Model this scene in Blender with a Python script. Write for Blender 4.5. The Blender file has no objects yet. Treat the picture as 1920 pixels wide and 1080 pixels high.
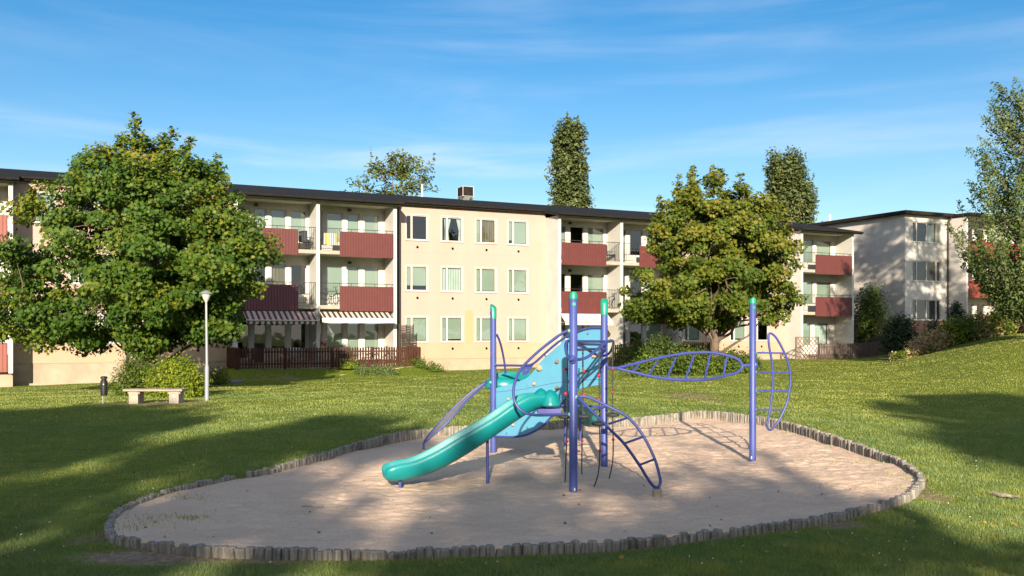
import bpy, math, random
import numpy as np
from mathutils import Vector, Matrix, noise
R = math.radians
rng = np.random.default_rng(7)
random.seed(7)
SC = bpy.context.scene
COL = SC.collection

# ------------------------------------------------------------------ camera, sky, sun, exposure
F = 1800.0; HX = 960.0; HY = 628.0; EYE = 1.9
cd = bpy.data.cameras.new('camera'); cam = bpy.data.objects.new('camera', cd); COL.objects.link(cam)
cd.sensor_width = 36; cd.lens = F / 1920 * 36; cd.shift_y = (HY - 540) / 1920; cd.clip_end = 1500; cd.clip_start = .05
cam.location = (0, 0, EYE); cam.rotation_euler = (R(90), 0, 0)
SC.camera = cam
SUN_EL = R(17.0); SUN_DX = .02            # light travels along +Y (a touch to +X), sun low behind the camera
world = bpy.data.worlds.new('World'); SC.world = world; world.use_nodes = True
nt = world.node_tree; nt.nodes.clear()
out = nt.nodes.new('ShaderNodeOutputWorld'); bg = nt.nodes.new('ShaderNodeBackground')
sky = nt.nodes.new('ShaderNodeTexSky'); sky.sky_type = 'NISHITA'; sky.sun_disc = False
sky.sun_elevation = R(20.0); sky.sun_rotation = R(180); sky.air_density = 1.0; sky.dust_density = .3; sky.ozone_density = 2.0
hs = nt.nodes.new('ShaderNodeHueSaturation'); hs.inputs['Saturation'].default_value = 1.45; hs.inputs['Value'].default_value = 1.12
nt.links.new(sky.outputs[0], hs.inputs['Color'])
tc = nt.nodes.new('ShaderNodeTexCoord')
def cloud(scale, rot, stretch, lo, hi, seed, detail=7):
    mp = nt.nodes.new('ShaderNodeMapping'); mp.inputs['Rotation'].default_value = rot; mp.inputs['Scale'].default_value = stretch
    mp.inputs['Location'].default_value = (seed, seed * .7, seed * .3)
    nt.links.new(tc.outputs['Generated'], mp.inputs[0])
    n = nt.nodes.new('ShaderNodeTexNoise'); n.inputs['Scale'].default_value = scale; n.inputs['Detail'].default_value = detail
    n.inputs['Roughness'].default_value = .55; n.inputs['Distortion'].default_value = .5
    nt.links.new(mp.outputs[0], n.inputs['Vector'])
    r = nt.nodes.new('ShaderNodeMapRange'); r.inputs[1].default_value = lo; r.inputs[2].default_value = hi; r.interpolation_type = 'SMOOTHSTEP'
    nt.links.new(n.outputs[0], r.inputs[0]); return r.outputs[0]
def mth(op, a, b):
    m = nt.nodes.new('ShaderNodeMath'); m.operation = op
    for i, v in enumerate((a, b)):
        if isinstance(v, (int, float)): m.inputs[i].default_value = v
        else: nt.links.new(v, m.inputs[i])
    return m.outputs[0]
c1 = cloud(1.6, (0, R(-9), 0), (1.0, 1.0, 9.0), .46, .72, 1.3)
c2 = cloud(3.2, (0, R(14), 0), (.8, .8, 7.0), .47, .74, 4.1)
c3 = cloud(1.1, (0, R(4), 0), (1, 1, 3.0), .38, .68, 9.7, 3)
cs = mth('ADD', mth('MULTIPLY', c1, .85), mth('MULTIPLY', c2, .65)); cs = mth('MULTIPLY', cs, mth('ADD', c3, .25))
# clouds thin out towards the zenith, pale veil towards the horizon
sx = nt.nodes.new('ShaderNodeSeparateXYZ'); nt.links.new(tc.outputs['Generated'], sx.inputs[0])
hz = nt.nodes.new('ShaderNodeMapRange'); hz.inputs[1].default_value = .36; hz.inputs[2].default_value = .0; hz.interpolation_type = 'SMOOTHSTEP'
nt.links.new(sx.outputs[2], hz.inputs[0])
cs = mth('MULTIPLY', cs, mth('ADD', mth('MULTIPLY', hz.outputs[0], 1.1), .22))
cs = mth('ADD', cs, mth('MULTIPLY', hz.outputs[0], .15))
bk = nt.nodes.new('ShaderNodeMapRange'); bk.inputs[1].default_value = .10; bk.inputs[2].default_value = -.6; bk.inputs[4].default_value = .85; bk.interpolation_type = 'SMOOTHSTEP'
nt.links.new(sx.outputs[1], bk.inputs[0])      # unseen bright cloud added behind the viewpoint to lift fill on shaded ground
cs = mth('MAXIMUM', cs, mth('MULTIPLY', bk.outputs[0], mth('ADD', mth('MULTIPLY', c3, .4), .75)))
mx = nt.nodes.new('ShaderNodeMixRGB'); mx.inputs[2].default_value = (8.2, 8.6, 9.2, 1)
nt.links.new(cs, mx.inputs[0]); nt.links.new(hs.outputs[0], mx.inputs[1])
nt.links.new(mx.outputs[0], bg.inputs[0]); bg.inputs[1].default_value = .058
nt.links.new(bg.outputs[0], out.inputs[0])
sl = bpy.data.lights.new('sun', 'SUN'); sl.energy = 5.0; sl.angle = R(.53); sl.color = (1, .87, .68)
so = bpy.data.objects.new('sun', sl); COL.objects.link(so)
sd = Vector((SUN_DX * math.cos(SUN_EL), math.cos(SUN_EL), -math.sin(SUN_EL)))
so.rotation_euler = sd.to_track_quat('-Z', 'Y').to_euler()
SC.view_settings.view_transform = 'Standard'; SC.view_settings.look = 'None'; SC.view_settings.exposure = 1.15; SC.view_settings.gamma = 1
SC.render.engine = 'CYCLES'; SC.cycles.max_bounces = 6; SC.cycles.transparent_max_bounces = 8; SC.cycles.caustics_reflective = False; SC.cycles.caustics_refractive = False

# ------------------------------------------------------------------ helpers
def ss(a, b, x):
    t = np.clip((np.asarray(x, float) - a) / (b - a), 0, 1); return t * t * (3 - 2 * t)
def P(x, y, Y): return Vector(((x - HX) / F * Y, Y, EYE - (y - HY) / F * Y))
_lat = np.random.default_rng(123).uniform(-1, 1, (256, 256))
def vnoise(X, Y, sc, off=0):
    x = np.asarray(X)/sc + off*17.3; y = np.asarray(Y)/sc + off*9.1; xi = np.floor(x).astype(int); yi = np.floor(y).astype(int); fx = x-xi; fy = y-yi
    fx = fx*fx*(3-2*fx); fy = fy*fy*(3-2*fy); L = lambda a, b: _lat[a % 256, b % 256]
    return (L(xi,yi)*(1-fx)+L(xi+1,yi)*fx)*(1-fy) + (L(xi,yi+1)*(1-fx)+L(xi+1,yi+1)*fx)*fy
class MB:
    def __init__(s): s.v = []; s.f = []; s.m = []
    def quad(s, a, b, c, d, m=0):
        n = len(s.v); s.v += [tuple(a), tuple(b), tuple(c), tuple(d)]; s.f.append((n, n+1, n+2, n+3)); s.m.append(m)
    def poly(s, pts, m=0):
        n = len(s.v); s.v += [tuple(p) for p in pts]; s.f.append(tuple(range(n, n + len(pts)))); s.m.append(m)
    def box8(s, c, m=0):    # c: 8 corners, bottom 4 ccw then top 4
        n = len(s.v); s.v += [tuple(p) for p in c]
        for q in ((3,2,1,0),(4,5,6,7),(0,1,5,4),(1,2,6,5),(2,3,7,6),(3,0,4,7)): s.f.append(tuple(n + i for i in q)); s.m.append(m)
    def box(s, x0, x1, y0, y1, z0, z1, T=None, m=0):
        c = [(x0,y0,z0),(x1,y0,z0),(x1,y1,z0),(x0,y1,z0),(x0,y0,z1),(x1,y0,z1),(x1,y1,z1),(x0,y1,z1)]
        if T: c = [T(*p) for p in c]
        s.box8(c, m)
    def tube(s, pts, r, seg=10, closed=False, sub=0, m=0, cap=True):
        pts = [Vector(p) for p in pts]
        rs = list(r) if hasattr(r, '__len__') else [r] * len(pts)
        if sub: pts, rs = smooth(pts, rs, sub, closed)
        n = len(pts); rings = []; up = None
        for i in range(n):
            if closed: t = pts[(i+1) % n] - pts[i-1]
            else: t = pts[min(i+1, n-1)] - pts[max(i-1, 0)]
            t.normalize()
            if up is None: up = Vector((0,0,1)) if abs(t.z) < .9 else Vector((1,0,0))
            a = t.cross(up)
            if a.length < 1e-4: a = t.orthogonal()
            a.normalize(); b = a.cross(t).normalized(); up = b
            k = len(s.v)
            for j in range(seg):
                th = 2 * math.pi * j / seg
                s.v.append(tuple(pts[i] + a * (rs[i] * math.cos(th)) + b * (rs[i] * math.sin(th))))
            rings.append(k)
        for i in range(n if closed else n - 1):
            k0 = rings[i]; k1 = rings[(i+1) % n]
            for j in range(seg):
                j2 = (j+1) % seg; s.f.append((k0+j, k0+j2, k1+j2, k1+j)); s.m.append(m)
        if cap and not closed:
            s.f.append(tuple(rings[0] + j for j in range(seg-1, -1, -1))); s.m.append(m)
            s.f.append(tuple(rings[-1] + j for j in range(seg))); s.m.append(m)
    def ball(s, c, r, seg=12, rings=8, m=0, sc=(1,1,1)):
        prof = [(math.sin(math.pi*i/rings)*r, -math.cos(math.pi*i/rings)*r) for i in range(rings+1)]
        s.lathe(prof, c, seg, m, sc)
    def lathe(s, prof, c=(0,0,0), seg=16, m=0, sc=(1,1,1)):
        k0 = len(s.v); n = len(prof)
        for (rr, z) in prof:
            for j in range(seg):
                th = 2*math.pi*j/seg
                s.v.append((c[0]+max(rr,1e-4)*math.cos(th)*sc[0], c[1]+max(rr,1e-4)*math.sin(th)*sc[1], c[2]+z*sc[2]))
        for i in range(n-1):
            for j in range(seg):
                j2 = (j+1) % seg
                s.f.append((k0+i*seg+j, k0+i*seg+j2, k0+(i+1)*seg+j2, k0+(i+1)*seg+j)); s.m.append(m)
    def build(s, name, mats, parent=None, smooth=False, loc=None):
        o0 = Vector((0,0,0))
        if parent is not None: o0 = world_loc(parent)
        if loc is not None and parent is None: o0 = Vector(loc)
        me = bpy.data.meshes.new(name)
        me.from_pydata([(v[0]-o0.x, v[1]-o0.y, v[2]-o0.z) for v in s.v], [], s.f)
        mats = mats if isinstance(mats, (list, tuple)) else [mats]
        for q in mats: me.materials.append(q)
        if len(mats) > 1: me.polygons.foreach_set('material_index', s.m)
        if smooth: shade(me)
        ob = bpy.data.objects.new(name, me); COL.objects.link(ob)
        if parent is not None: ob.parent = parent
        elif loc is not None: ob.location = loc
        return ob
def shade(me, ang=40):
    me.polygons.foreach_set('use_smooth', [True]*len(me.polygons))
    try: me.set_sharp_from_angle(angle=R(ang))
    except Exception: pass
def world_loc(o):
    l = Vector(o.location)
    while o.parent: o = o.parent; l += Vector(o.location)
    return l
def smooth(pts, rs, sub, closed):
    n = len(pts); P2 = []; R2 = []
    for i in range(n if closed else n-1):
        if closed: a, b, c, d = pts[i-1], pts[i], pts[(i+1)%n], pts[(i+2)%n]
        else: a, b, c, d = pts[max(i-1,0)], pts[i], pts[i+1], pts[min(i+2,n-1)]
        for k in range(sub):
            t = k/sub; t2=t*t; t3=t2*t
            P2.append(.5*((2*b)+(c-a)*t+(2*a-5*b+4*c-d)*t2+(3*b-a-3*c+d)*t3)); R2.append(rs[i]*(1-t)+rs[(i+1)%n]*t)
    if not closed: P2.append(pts[-1]); R2.append(rs[-1])
    return P2, R2
def tag(o, label=None, cat=None, group=None, kind=None):
    if label: o['label'] = label
    if cat: o['category'] = cat
    if group: o['group'] = group
    if kind: o['kind'] = kind
    return o
def thing(name, loc, label, cat, group=None):
    o = bpy.data.objects.new(name, None); COL.objects.link(o); o.location = loc; o.empty_display_size = .1
    return tag(o, label, cat, group)
def copy_tree(o, parent=None):
    c = o.copy(); COL.objects.link(c)
    if parent is not None: c.parent = parent
    for ch in list(o.children): copy_tree(ch, c)
    return c
def np_mesh(name, verts, k, mats, tint=None, parent=None, matidx=None):
    """verts: (N*k,3); N polygons of k verts each"""
    o0 = world_loc(parent) if parent is not None else Vector((0,0,0))
    verts = np.asarray(verts, np.float32) - np.array(o0, np.float32)
    nv = len(verts); n = nv // k
    me = bpy.data.meshes.new(name); me.vertices.add(nv); me.loops.add(nv); me.polygons.add(n)
    me.vertices.foreach_set('co', verts.ravel()); me.loops.foreach_set('vertex_index', np.arange(nv, dtype=np.int32))
    me.polygons.foreach_set('loop_start', np.arange(n, dtype=np.int32)*k)
    if tint is not None:
        at = me.attributes.new('tint', 'FLOAT', 'FACE'); at.data.foreach_set('value', np.asarray(tint, np.float32))
    for q in (mats if isinstance(mats, (list, tuple)) else [mats]): me.materials.append(q)
    if matidx is not None: me.polygons.foreach_set('material_index', np.asarray(matidx, np.int32))
    me.update(calc_edges=True)
    ob = bpy.data.objects.new(name, me); COL.objects.link(ob)
    if parent is not None: ob.parent = parent
    return ob

# ------------------------------------------------------------------ materials
MATS = {}
def mat(name, c1, c2=None, rough=.6, scale=4, bump=0, bscale=30, stretch=(1,1,1), metal=0, spec=.5, lo=.35, hi=.65, detail=5, c3=None, s3=1, lo3=.55, hi3=.75, coat=0, coords='Object'):
    m = bpy.data.materials.new(name); m.use_nodes = True; t = m.node_tree; b = t.nodes['Principled BSDF']
    b.inputs['Roughness'].default_value = rough; b.inputs['Metallic'].default_value = metal; b.inputs['Specular IOR Level'].default_value = spec
    b.inputs['Coat Weight'].default_value = coat
    b.inputs['Base Color'].default_value = (*c1, 1)
    co = t.nodes.new('ShaderNodeTexCoord'); mp = t.nodes.new('ShaderNodeMapping'); mp.inputs['Scale'].default_value = stretch
    t.links.new(co.outputs[coords], mp.inputs[0])
    last = None
    if c2 is not None:
        n = t.nodes.new('ShaderNodeTexNoise'); n.inputs['Scale'].default_value = scale; n.inputs['Detail'].default_value = detail; n.inputs['Roughness'].default_value = .6
        t.links.new(mp.outputs[0], n.inputs['Vector'])
        r = t.nodes.new('ShaderNodeMapRange'); r.inputs[1].default_value = lo; r.inputs[2].default_value = hi; t.links.new(n.outputs[0], r.inputs[0])
        x = t.nodes.new('ShaderNodeMixRGB'); x.inputs[1].default_value = (*c1,1); x.inputs[2].default_value = (*c2,1); t.links.new(r.outputs[0], x.inputs[0])
        last = x.outputs[0]
        if c3 is not None:
            n = t.nodes.new('ShaderNodeTexNoise'); n.inputs['Scale'].default_value = s3; n.inputs['Detail'].default_value = 8; n.inputs['Roughness'].default_value = .65
            t.links.new(co.outputs[coords], n.inputs['Vector'])
            r = t.nodes.new('ShaderNodeMapRange'); r.inputs[1].default_value = lo3; r.inputs[2].default_value = hi3; t.links.new(n.outputs[0], r.inputs[0])
            x = t.nodes.new('ShaderNodeMixRGB'); x.inputs[2].default_value = (*c3,1); t.links.new(last, x.inputs[1]); t.links.new(r.outputs[0], x.inputs[0]); last = x.outputs[0]
        t.links.new(last, b.inputs['Base Color'])
    if bump:
        n = t.nodes.new('ShaderNodeTexNoise'); n.inputs['Scale'].default_value = bscale; n.inputs['Detail'].default_value = 6
        t.links.new(mp.outputs[0], n.inputs['Vector'])
        bp = t.nodes.new('ShaderNodeBump'); bp.inputs['Strength'].default_value = bump; bp.inputs['Distance'].default_value = .02
        t.links.new(n.outputs[0], bp.inputs['Height']); t.links.new(bp.outputs[0], b.inputs['Normal'])
    MATS[name] = m; return m
def leafmat(name, stops, trans=.35, rough=.55, spec=.25):
    m = bpy.data.materials.new(name); m.use_nodes = True; t = m.node_tree; b = t.nodes['Principled BSDF']
    at = t.nodes.new('ShaderNodeAttribute'); at.attribute_name = 'tint'
    cr = t.nodes.new('ShaderNodeValToRGB'); e = cr.color_ramp.elements
    e[0].position, e[0].color = stops[0][0], (*stops[0][1],1); e[1].position, e[1].color = stops[-1][0], (*stops[-1][1],1)
    for p, c in stops[1:-1]: q = e.new(p); q.color = (*c,1)
    t.links.new(at.outputs['Fac'], cr.inputs[0]); t.links.new(cr.outputs[0], b.inputs['Base Color'])
    b.inputs['Roughness'].default_value = rough; b.inputs['Specular IOR Level'].default_value = spec
    tr = t.nodes.new('ShaderNodeBsdfTranslucent'); t.links.new(cr.outputs[0], tr.inputs[0])
    ms = t.nodes.new('ShaderNodeMixShader'); ms.inputs[0].default_value = trans
    t.links.new(b.outputs[0], ms.inputs[1]); t.links.new(tr.outputs[0], ms.inputs[2]); t.links.new(ms.outputs[0], t.nodes['Material Output'].inputs[0])
    MATS[name] = m; return m
def glassmat(name, tintc=(.75,.85,.8)):
    m = bpy.data.materials.new(name); m.use_nodes = True; t = m.node_tree; t.nodes.remove(t.nodes['Principled BSDF'])
    tr = t.nodes.new('ShaderNodeBsdfTransparent'); tr.inputs[0].default_value = (*tintc,1)
    gl = t.nodes.new('ShaderNodeBsdfGlossy'); gl.inputs['Roughness'].default_value = .02
    lw = t.nodes.new('ShaderNodeLayerWeight'); lw.inputs[0].default_value = .5
    pw = t.nodes.new('ShaderNodeMath'); pw.operation = 'POWER'; pw.inputs[1].default_value = 3.0; t.links.new(lw.outputs['Facing'], pw.inputs[0])
    fr = t.nodes.new('ShaderNodeMath'); fr.operation = 'MULTIPLY_ADD'; fr.inputs[1].default_value = .8; fr.inputs[2].default_value = .12; t.links.new(pw.outputs[0], fr.inputs[0])
    no = t.nodes.new('ShaderNodeTexNoise'); no.inputs['Scale'].default_value = .8; co = t.nodes.new('ShaderNodeTexCoord'); t.links.new(co.outputs['Object'], no.inputs['Vector'])
    bp = t.nodes.new('ShaderNodeBump'); bp.inputs['Strength'].default_value = .12; bp.inputs['Distance'].default_value = .05; t.links.new(no.outputs[0], bp.inputs['Height'])
    t.links.new(bp.outputs[0], gl.inputs['Normal'])
    ms = t.nodes.new('ShaderNodeMixShader'); t.links.new(fr.outputs[0], ms.inputs[0]); t.links.new(tr.outputs[0], ms.inputs[1]); t.links.new(gl.outputs[0], ms.inputs[2])
    t.links.new(ms.outputs[0], t.nodes['Material Output'].inputs[0]); MATS[name] = m; return m

M_cream = mat('cream_render', (.425,.298,.252), (.405,.28,.235), .85, 1.2, .25, 60, stretch=(1,1,.12), c3=(.385,.262,.21), s3=.35, lo3=.55, hi3=.8)
M_yellow = mat('yellow_render', (.41,.29,.20), (.385,.27,.18), .85, 1.2, .25, 60)
M_patch = mat('deep_yellow_render', (.42,.285,.155), (.40,.27,.145), .85, 1.2, .25, 60)
M_found = mat('foundation_render', (0.315,0.240,0.173), (0.390,0.307,0.232), .9, 1.5, .4, 40, c3=(0.270,0.203,0.143), s3=.8)
M_white = mat('white_paint', (.52,.50,.47), (.48,.46,.42), .6, 2.5, .15, 40, c3=(.33,.29,.25), s3=1.5, lo3=.66, hi3=.9)
M_wroc = mat('white_roughcast', (.56,.52,.48), (.50,.46,.42), .9, 1.1, .6, 50, c3=(.42,.37,.33), s3=.6, lo3=.6, hi3=.85)
M_panelw = mat('balcony_wall_board', (.56,.54,.50), (.50,.48,.44), .7, 2, .1, 30)
M_frame = mat('window_frame_paint', (.52,.50,.46), (.44,.41,.37), .5, 6, 0)
M_soffit = mat('soffit_paint', (.60,.58,.53), (.54,.52,.46), .7, 2)
M_roof = mat('black_roof_metal', (.012,.012,.013), (.02,.02,.02), .9, 3, .2, 12, c3=(.25,.24,.22), s3=1.7, lo3=.70, hi3=.74, spec=.12)
M_fascia = mat('dark_eave_board', (.012,.010,.009), (.022,.017,.014), .7, 4, spec=.15)
M_brownroof = mat('brown_roof_felt', (.16,.125,.08), (.26,.20,.13), .9, 3, .5, 20)
M_red = mat('red_balcony_sheet', (.110,.027,.024), (.092,.024,.022), .5, 3)
M_redshade = mat('shaded_red_balcony_sheet', (.105,.020,.035), (.09,.018,.03), .5, 3)  # red sheet with the left maple's purple shade mixed into its colour
M_pinkred = mat('faded_red_sheet', (0.252,0.078,0.060), (0.228,0.066,0.051), .6, 3)
M_brick = mat('orange_red_sheet', (.20,.036,.022), (.17,.03,.02), .6, 3)
M_black = mat('black_railing_metal', (.02,.022,.024), None, .5)
M_hole = mat('black_vent_hole', (.004,.004,.004), None, .9, spec=.05)
M_slab = mat('balcony_concrete', (0.375,0.315,0.247), (0.315,0.262,0.210), .9, 4, .3, 40)
M_glass = glassmat('window_glass')
M_dark = mat('dim_room_interior', (.035,.032,.028), (.06,.055,.045), .8, .8)
M_blind = mat('pale_blind', (.42,.44,.405), (.37,.40,.365), .7, .7)
M_blindw = mat('white_cloth_curtain', (0.544,0.560,0.560), (0.448,0.464,0.480), .8, 3, .6, 5, stretch=(2,2,.4))
M_brownc = mat('brown_curtain', (.20,.14,.09), (.10,.07,.045), .9, 9, 0, stretch=(1,1,.1))
M_pipe = mat('dark_downpipe', (.035,.032,.032), (.05,.045,.045), .5, 3)
M_pink = mat('terracotta_pink_render', (0.352,0.176,0.120), (0.304,0.152,0.104), .9, 2, .4, 40)
M_grey = mat('grey_render', (.27,.26,.25), (.22,.21,.2), .9, 2, .4, 40)
M_chim = mat('weathered_chimney_paint', (.03,.03,.033), (.17,.17,.17), .8, 5, .3, 20, lo=.45, hi=.62)
M_stripeA = None

def stripemat(name, ca, cb, period, axis_vec):
    m = bpy.data.materials.new(name); m.use_nodes = True; t = m.node_tree; b = t.nodes['Principled BSDF']; b.inputs['Roughness'].default_value = .85
    co = t.nodes.new('ShaderNodeTexCoord'); dt = t.nodes.new('ShaderNodeVectorMath'); dt.operation = 'DOT_PRODUCT'; dt.inputs[1].default_value = axis_vec
    t.links.new(co.outputs['Object'], dt.inputs[0])
    a = t.nodes.new('ShaderNodeMath'); a.operation = 'DIVIDE'; a.inputs[1].default_value = period; t.links.new(dt.outputs['Value'], a.inputs[0])
    f = t.nodes.new('ShaderNodeMath'); f.operation = 'FRACT'; t.links.new(a.outputs[0], f.inputs[0])
    g = t.nodes.new('ShaderNodeMath'); g.operation = 'GREATER_THAN'; g.inputs[1].default_value = .55; t.links.new(f.outputs[0], g.inputs[0])
    x = t.nodes.new('ShaderNodeMixRGB'); x.inputs[1].default_value = (*ca,1); x.inputs[2].default_value = (*cb,1); t.links.new(g.outputs[0], x.inputs[0])
    t.links.new(x.outputs[0], b.inputs['Base Color']); return m

M_post = mat('periwinkle_post_paint', (.056,.078,.27), (.046,.066,.24), .42, 3, .05, 60, spec=.4, c3=(.10,.10,.22), s3=11, lo3=.62, hi3=.72)
M_tube = mat('periwinkle_tube_paint', (.046,.062,.24), (.038,.052,.21), .38, 6, 0, spec=.4, c3=(.09,.09,.18), s3=14, lo3=.62, hi3=.72)
M_teal = mat('teal_plastic', (.002,.195,.205), (.002,.17,.18), .30, 2.5, .06, 9, spec=.5, coat=.12, c3=(.012,.15,.14), s3=9, lo3=.6, hi3=.75)
M_tealcap = mat('green_cap_plastic', (0.007,0.252,0.162), (0.006,0.222,0.144), .4, 5)
M_bluepanel = mat('light_blue_board', (.10,.32,.46), (.09,.29,.43), .5, 3, .04, 30, c3=(.08,.24,.36), s3=4, lo3=.62, hi3=.8)
M_bluedark = mat('deep_blue_board', (.10,.10,.33), None, .5)
M_hold = mat('tan_climbing_hold', (0.364,0.280,0.168), (0.294,0.217,0.126), .7, 30)
M_holdg = mat('brown_climbing_hold', (.12,.09,.06), (.18,.13,.09), .7, 30)
M_rubber = mat('black_rubber', (.022,.022,.023), (.035,.035,.036), .65, 20)
M_bead = mat('red_bead_plastic', (.42,.012,.02), None, .35)
M_mint = mat('mint_clamp_plastic', (0.120,0.348,0.252), None, .45)
M_conc = mat('old_concrete', (.22,.19,.15), (.32,.28,.22), .95, 18, .6, 50)
M_net = mat('grey_membrane', (.16,.14,.13), (.22,.20,.18), .8, 20)
M_log = mat('weathered_grey_log', (.12,.105,.085), (.34,.31,.27), .95, 34, .9, 40, stretch=(1,1,.08), lo=.34, hi=.66, c3=(.07,.065,.04), s3=5, lo3=.50, hi3=.72)
M_logtop = mat('log_end_grain', (.14,.13,.12), (.26,.24,.22), .95, 30, .6, 40)
M_fence = mat('brown_stained_fence', (.066,.028,.016), (.046,.02,.012), .85, 6, .4, 20, stretch=(1,1,.2), spec=.2)
M_fence2 = mat('faded_brown_fence', (.085,.055,.042), (.06,.04,.033), .85, 6, .4, 20, stretch=(1,1,.2))
M_lat = mat('tan_lattice_wood', (.15,.10,.07), (.11,.075,.05), .85, 6)
M_wattle = mat('wattle_screen', (.075,.055,.04), (.025,.02,.015), .9, 12, .6, 20, stretch=(.3,.3,4))
M_bark = mat('rough_bark', (.085,.062,.045), (.16,.115,.08), .95, 9, 1.0, 14, stretch=(1,1,.3))
M_twig = mat('grey_twig', (.17,.14,.10), (.11,.085,.06), .9, 9)
M_lamp = mat('galvanised_lamp_steel', (0.315,0.330,0.330), (0.270,0.285,0.285), .45, 8, metal=.3)
M_lampglass = mat('white_lamp_glass', (0.540,0.540,0.510), None, .3)
M_plank = mat('greyed_bench_plank', (.36,.27,.21), (.24,.18,.14), .85, 10, .4, 20, stretch=(.3,3,3))
M_bconc = mat('bench_concrete', (0.360,0.315,0.255), (0.285,0.247,0.203), .95, 8, .5, 40)
M_binblk = mat('black_bin_steel', (.012,.012,.013), None, .45)
M_slate = mat('blue_grey_ramp_board', (.10,.12,.15), (.16,.17,.19), .8, 5, .3, 20)
M_tyre = mat('bicycle_black', (.015,.015,.016), None, .5)
M_fabricd = mat('dark_grey_fabric', (.05,.055,.06), (.035,.04,.045), .9, 10)
M_whitep = mat('white_plastic', (0.432,0.432,0.432), None, .5)
M_pinkf = mat('pink_flower', (.75,.08,.22), (.65,.05,.1), .6, 5)
M_path = mat('pale_path_gravel', (.42,.30,.24), (.34,.25,.20), .95, 6, .5, 40)
M_tw = mat('dry_wood', (.30,.26,.21), (.17,.14,.11), .95, 9, .6, 20, stretch=(1,1,1))
M_beam = mat('pale_edging_board', (.46,.36,.27), (.36,.28,.2), .9, 6)

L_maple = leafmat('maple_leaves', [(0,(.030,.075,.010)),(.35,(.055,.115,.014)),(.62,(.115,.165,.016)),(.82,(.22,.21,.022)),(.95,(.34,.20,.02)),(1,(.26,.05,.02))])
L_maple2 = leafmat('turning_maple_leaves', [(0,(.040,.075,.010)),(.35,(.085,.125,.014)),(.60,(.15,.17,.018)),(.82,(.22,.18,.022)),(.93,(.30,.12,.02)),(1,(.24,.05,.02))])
L_poplar = leafmat('poplar_leaves', [(0,(.035,.055,.018)),(.5,(.075,.10,.03)),(1,(.16,.17,.055))], .2)
L_birch = leafmat('silver_green_leaves', [(0,(.045,.085,.02)),(.5,(.095,.145,.035)),(1,(.22,.25,.10))], .3)
L_bush = leafmat('bush_leaves', [(0,(.025,.055,.010)),(.5,(.07,.115,.014)),(1,(.16,.20,.02))], .3)
L_bushy = leafmat('yellow_bush_leaves', [(0,(.06,.10,.012)),(.5,(.16,.22,.015)),(1,(.34,.36,.02))], .35)
L_juniper = leafmat('juniper_needles', [(0,(.014,.034,.014)),(.6,(.028,.055,.02)),(1,(.05,.08,.03))], .1)
L_far = leafmat('far_tree_leaves', [(0,(.04,.07,.015)),(.5,(.10,.13,.02)),(1,(.24,.22,.03))], .3)
L_dry = leafmat('dry_stalks', [(0,(.26,.18,.08)),(.6,(.48,.35,.18)),(1,(.62,.48,.28))], .25)
L_grass = leafmat('grass_blades', [(0,(.055,.115,.050)),(.30,(.135,.205,.060)),(.58,(.26,.285,.050)),(.85,(.36,.34,.055)),(1,(.50,.43,.18))], .25, .45, .55)
L_flow = leafmat('white_flower_heads', [(0,(.6,.6,.55)),(1,(.8,.8,.72))], .2)
L_redf = leafmat('red_flower_heads', [(0,(.5,.02,.05)),(.6,(.7,.05,.2)),(1,(.8,.6,.6))], .2)

# ------------------------------------------------------------------ building frame
B0 = (-2.65, 53.0); D = (.898, .4399); N = (.4399, -.898)     # u along facade, v out of facade towards the lawn
def W(u, v, z): return (B0[0] + u*D[0] + v*N[0], B0[1] + u*D[1] + v*N[1], z)
def U(px, v=0.0):
    k = (px - HX) / F
    return (k*(B0[1] + v*N[1]) - (B0[0] + v*N[0])) / (D[0] - k*D[1])
def uv_of(X, Y):
    dx = X - B0[0]; dy = Y - B0[1]; return dx*D[0] + dy*D[1], dx*N[0] + dy*N[1]
PV = 1.5
uS0 = U(24, PV); uA0 = U(439, PV); uA1 = U(744, PV); uB0 = U(1047, PV); uB1 = uB0 + 8.1; uC0 = U(1502, PV); uC1 = U(1601, PV)
uEND = uC1; uBEG = uS0 - 12.4
TER = .29

# ------------------------------------------------------------------ ground function
def G(X, Y):
    X = np.asarray(X, float); Y = np.asarray(Y, float)
    base = -.06 + .18 * ss(9, 18, Y)
    far = -.04 + .018 * (np.clip(X, -40, 30) + 2.65)
    w = ss(20, 42, Y); g = base*(1-w) + far*w
    g = g + 1.5*ss(0, 9, X - .36*Y)*ss(18, 45, Y) + .75*ss(55, 66, Y)*ss(24, 27.5, X)
    u, v = uv_of(X, Y)
    ter = (ss(uA0-.1-1.0, uA0-.1, u) * (1 - ss(uA1+1.3, uA1+2.6, u))) * ss(4.3, 3.15, v) * ss(-1, 0, v)
    g = g*(1-ter) + (TER)*ter
    g = g + .02*np.sin(X*.9+1)*np.sin(Y*.7) * ss(10, 16, Y) + .015*np.sin(X*2.1)*np.sin(Y*1.7+2)
    return g
def g1(x, y): return float(G(x, y))
def onG(px, py, dz=0, it=20):
    Y = 20.0
    for _ in range(it):
        X = (px-HX)/F*Y; Y = .5*Y + .5*F*(EYE - (g1(X, Y)+dz)) / max(py-HY, 3)
    return (px-HX)/F*Y, Y

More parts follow.
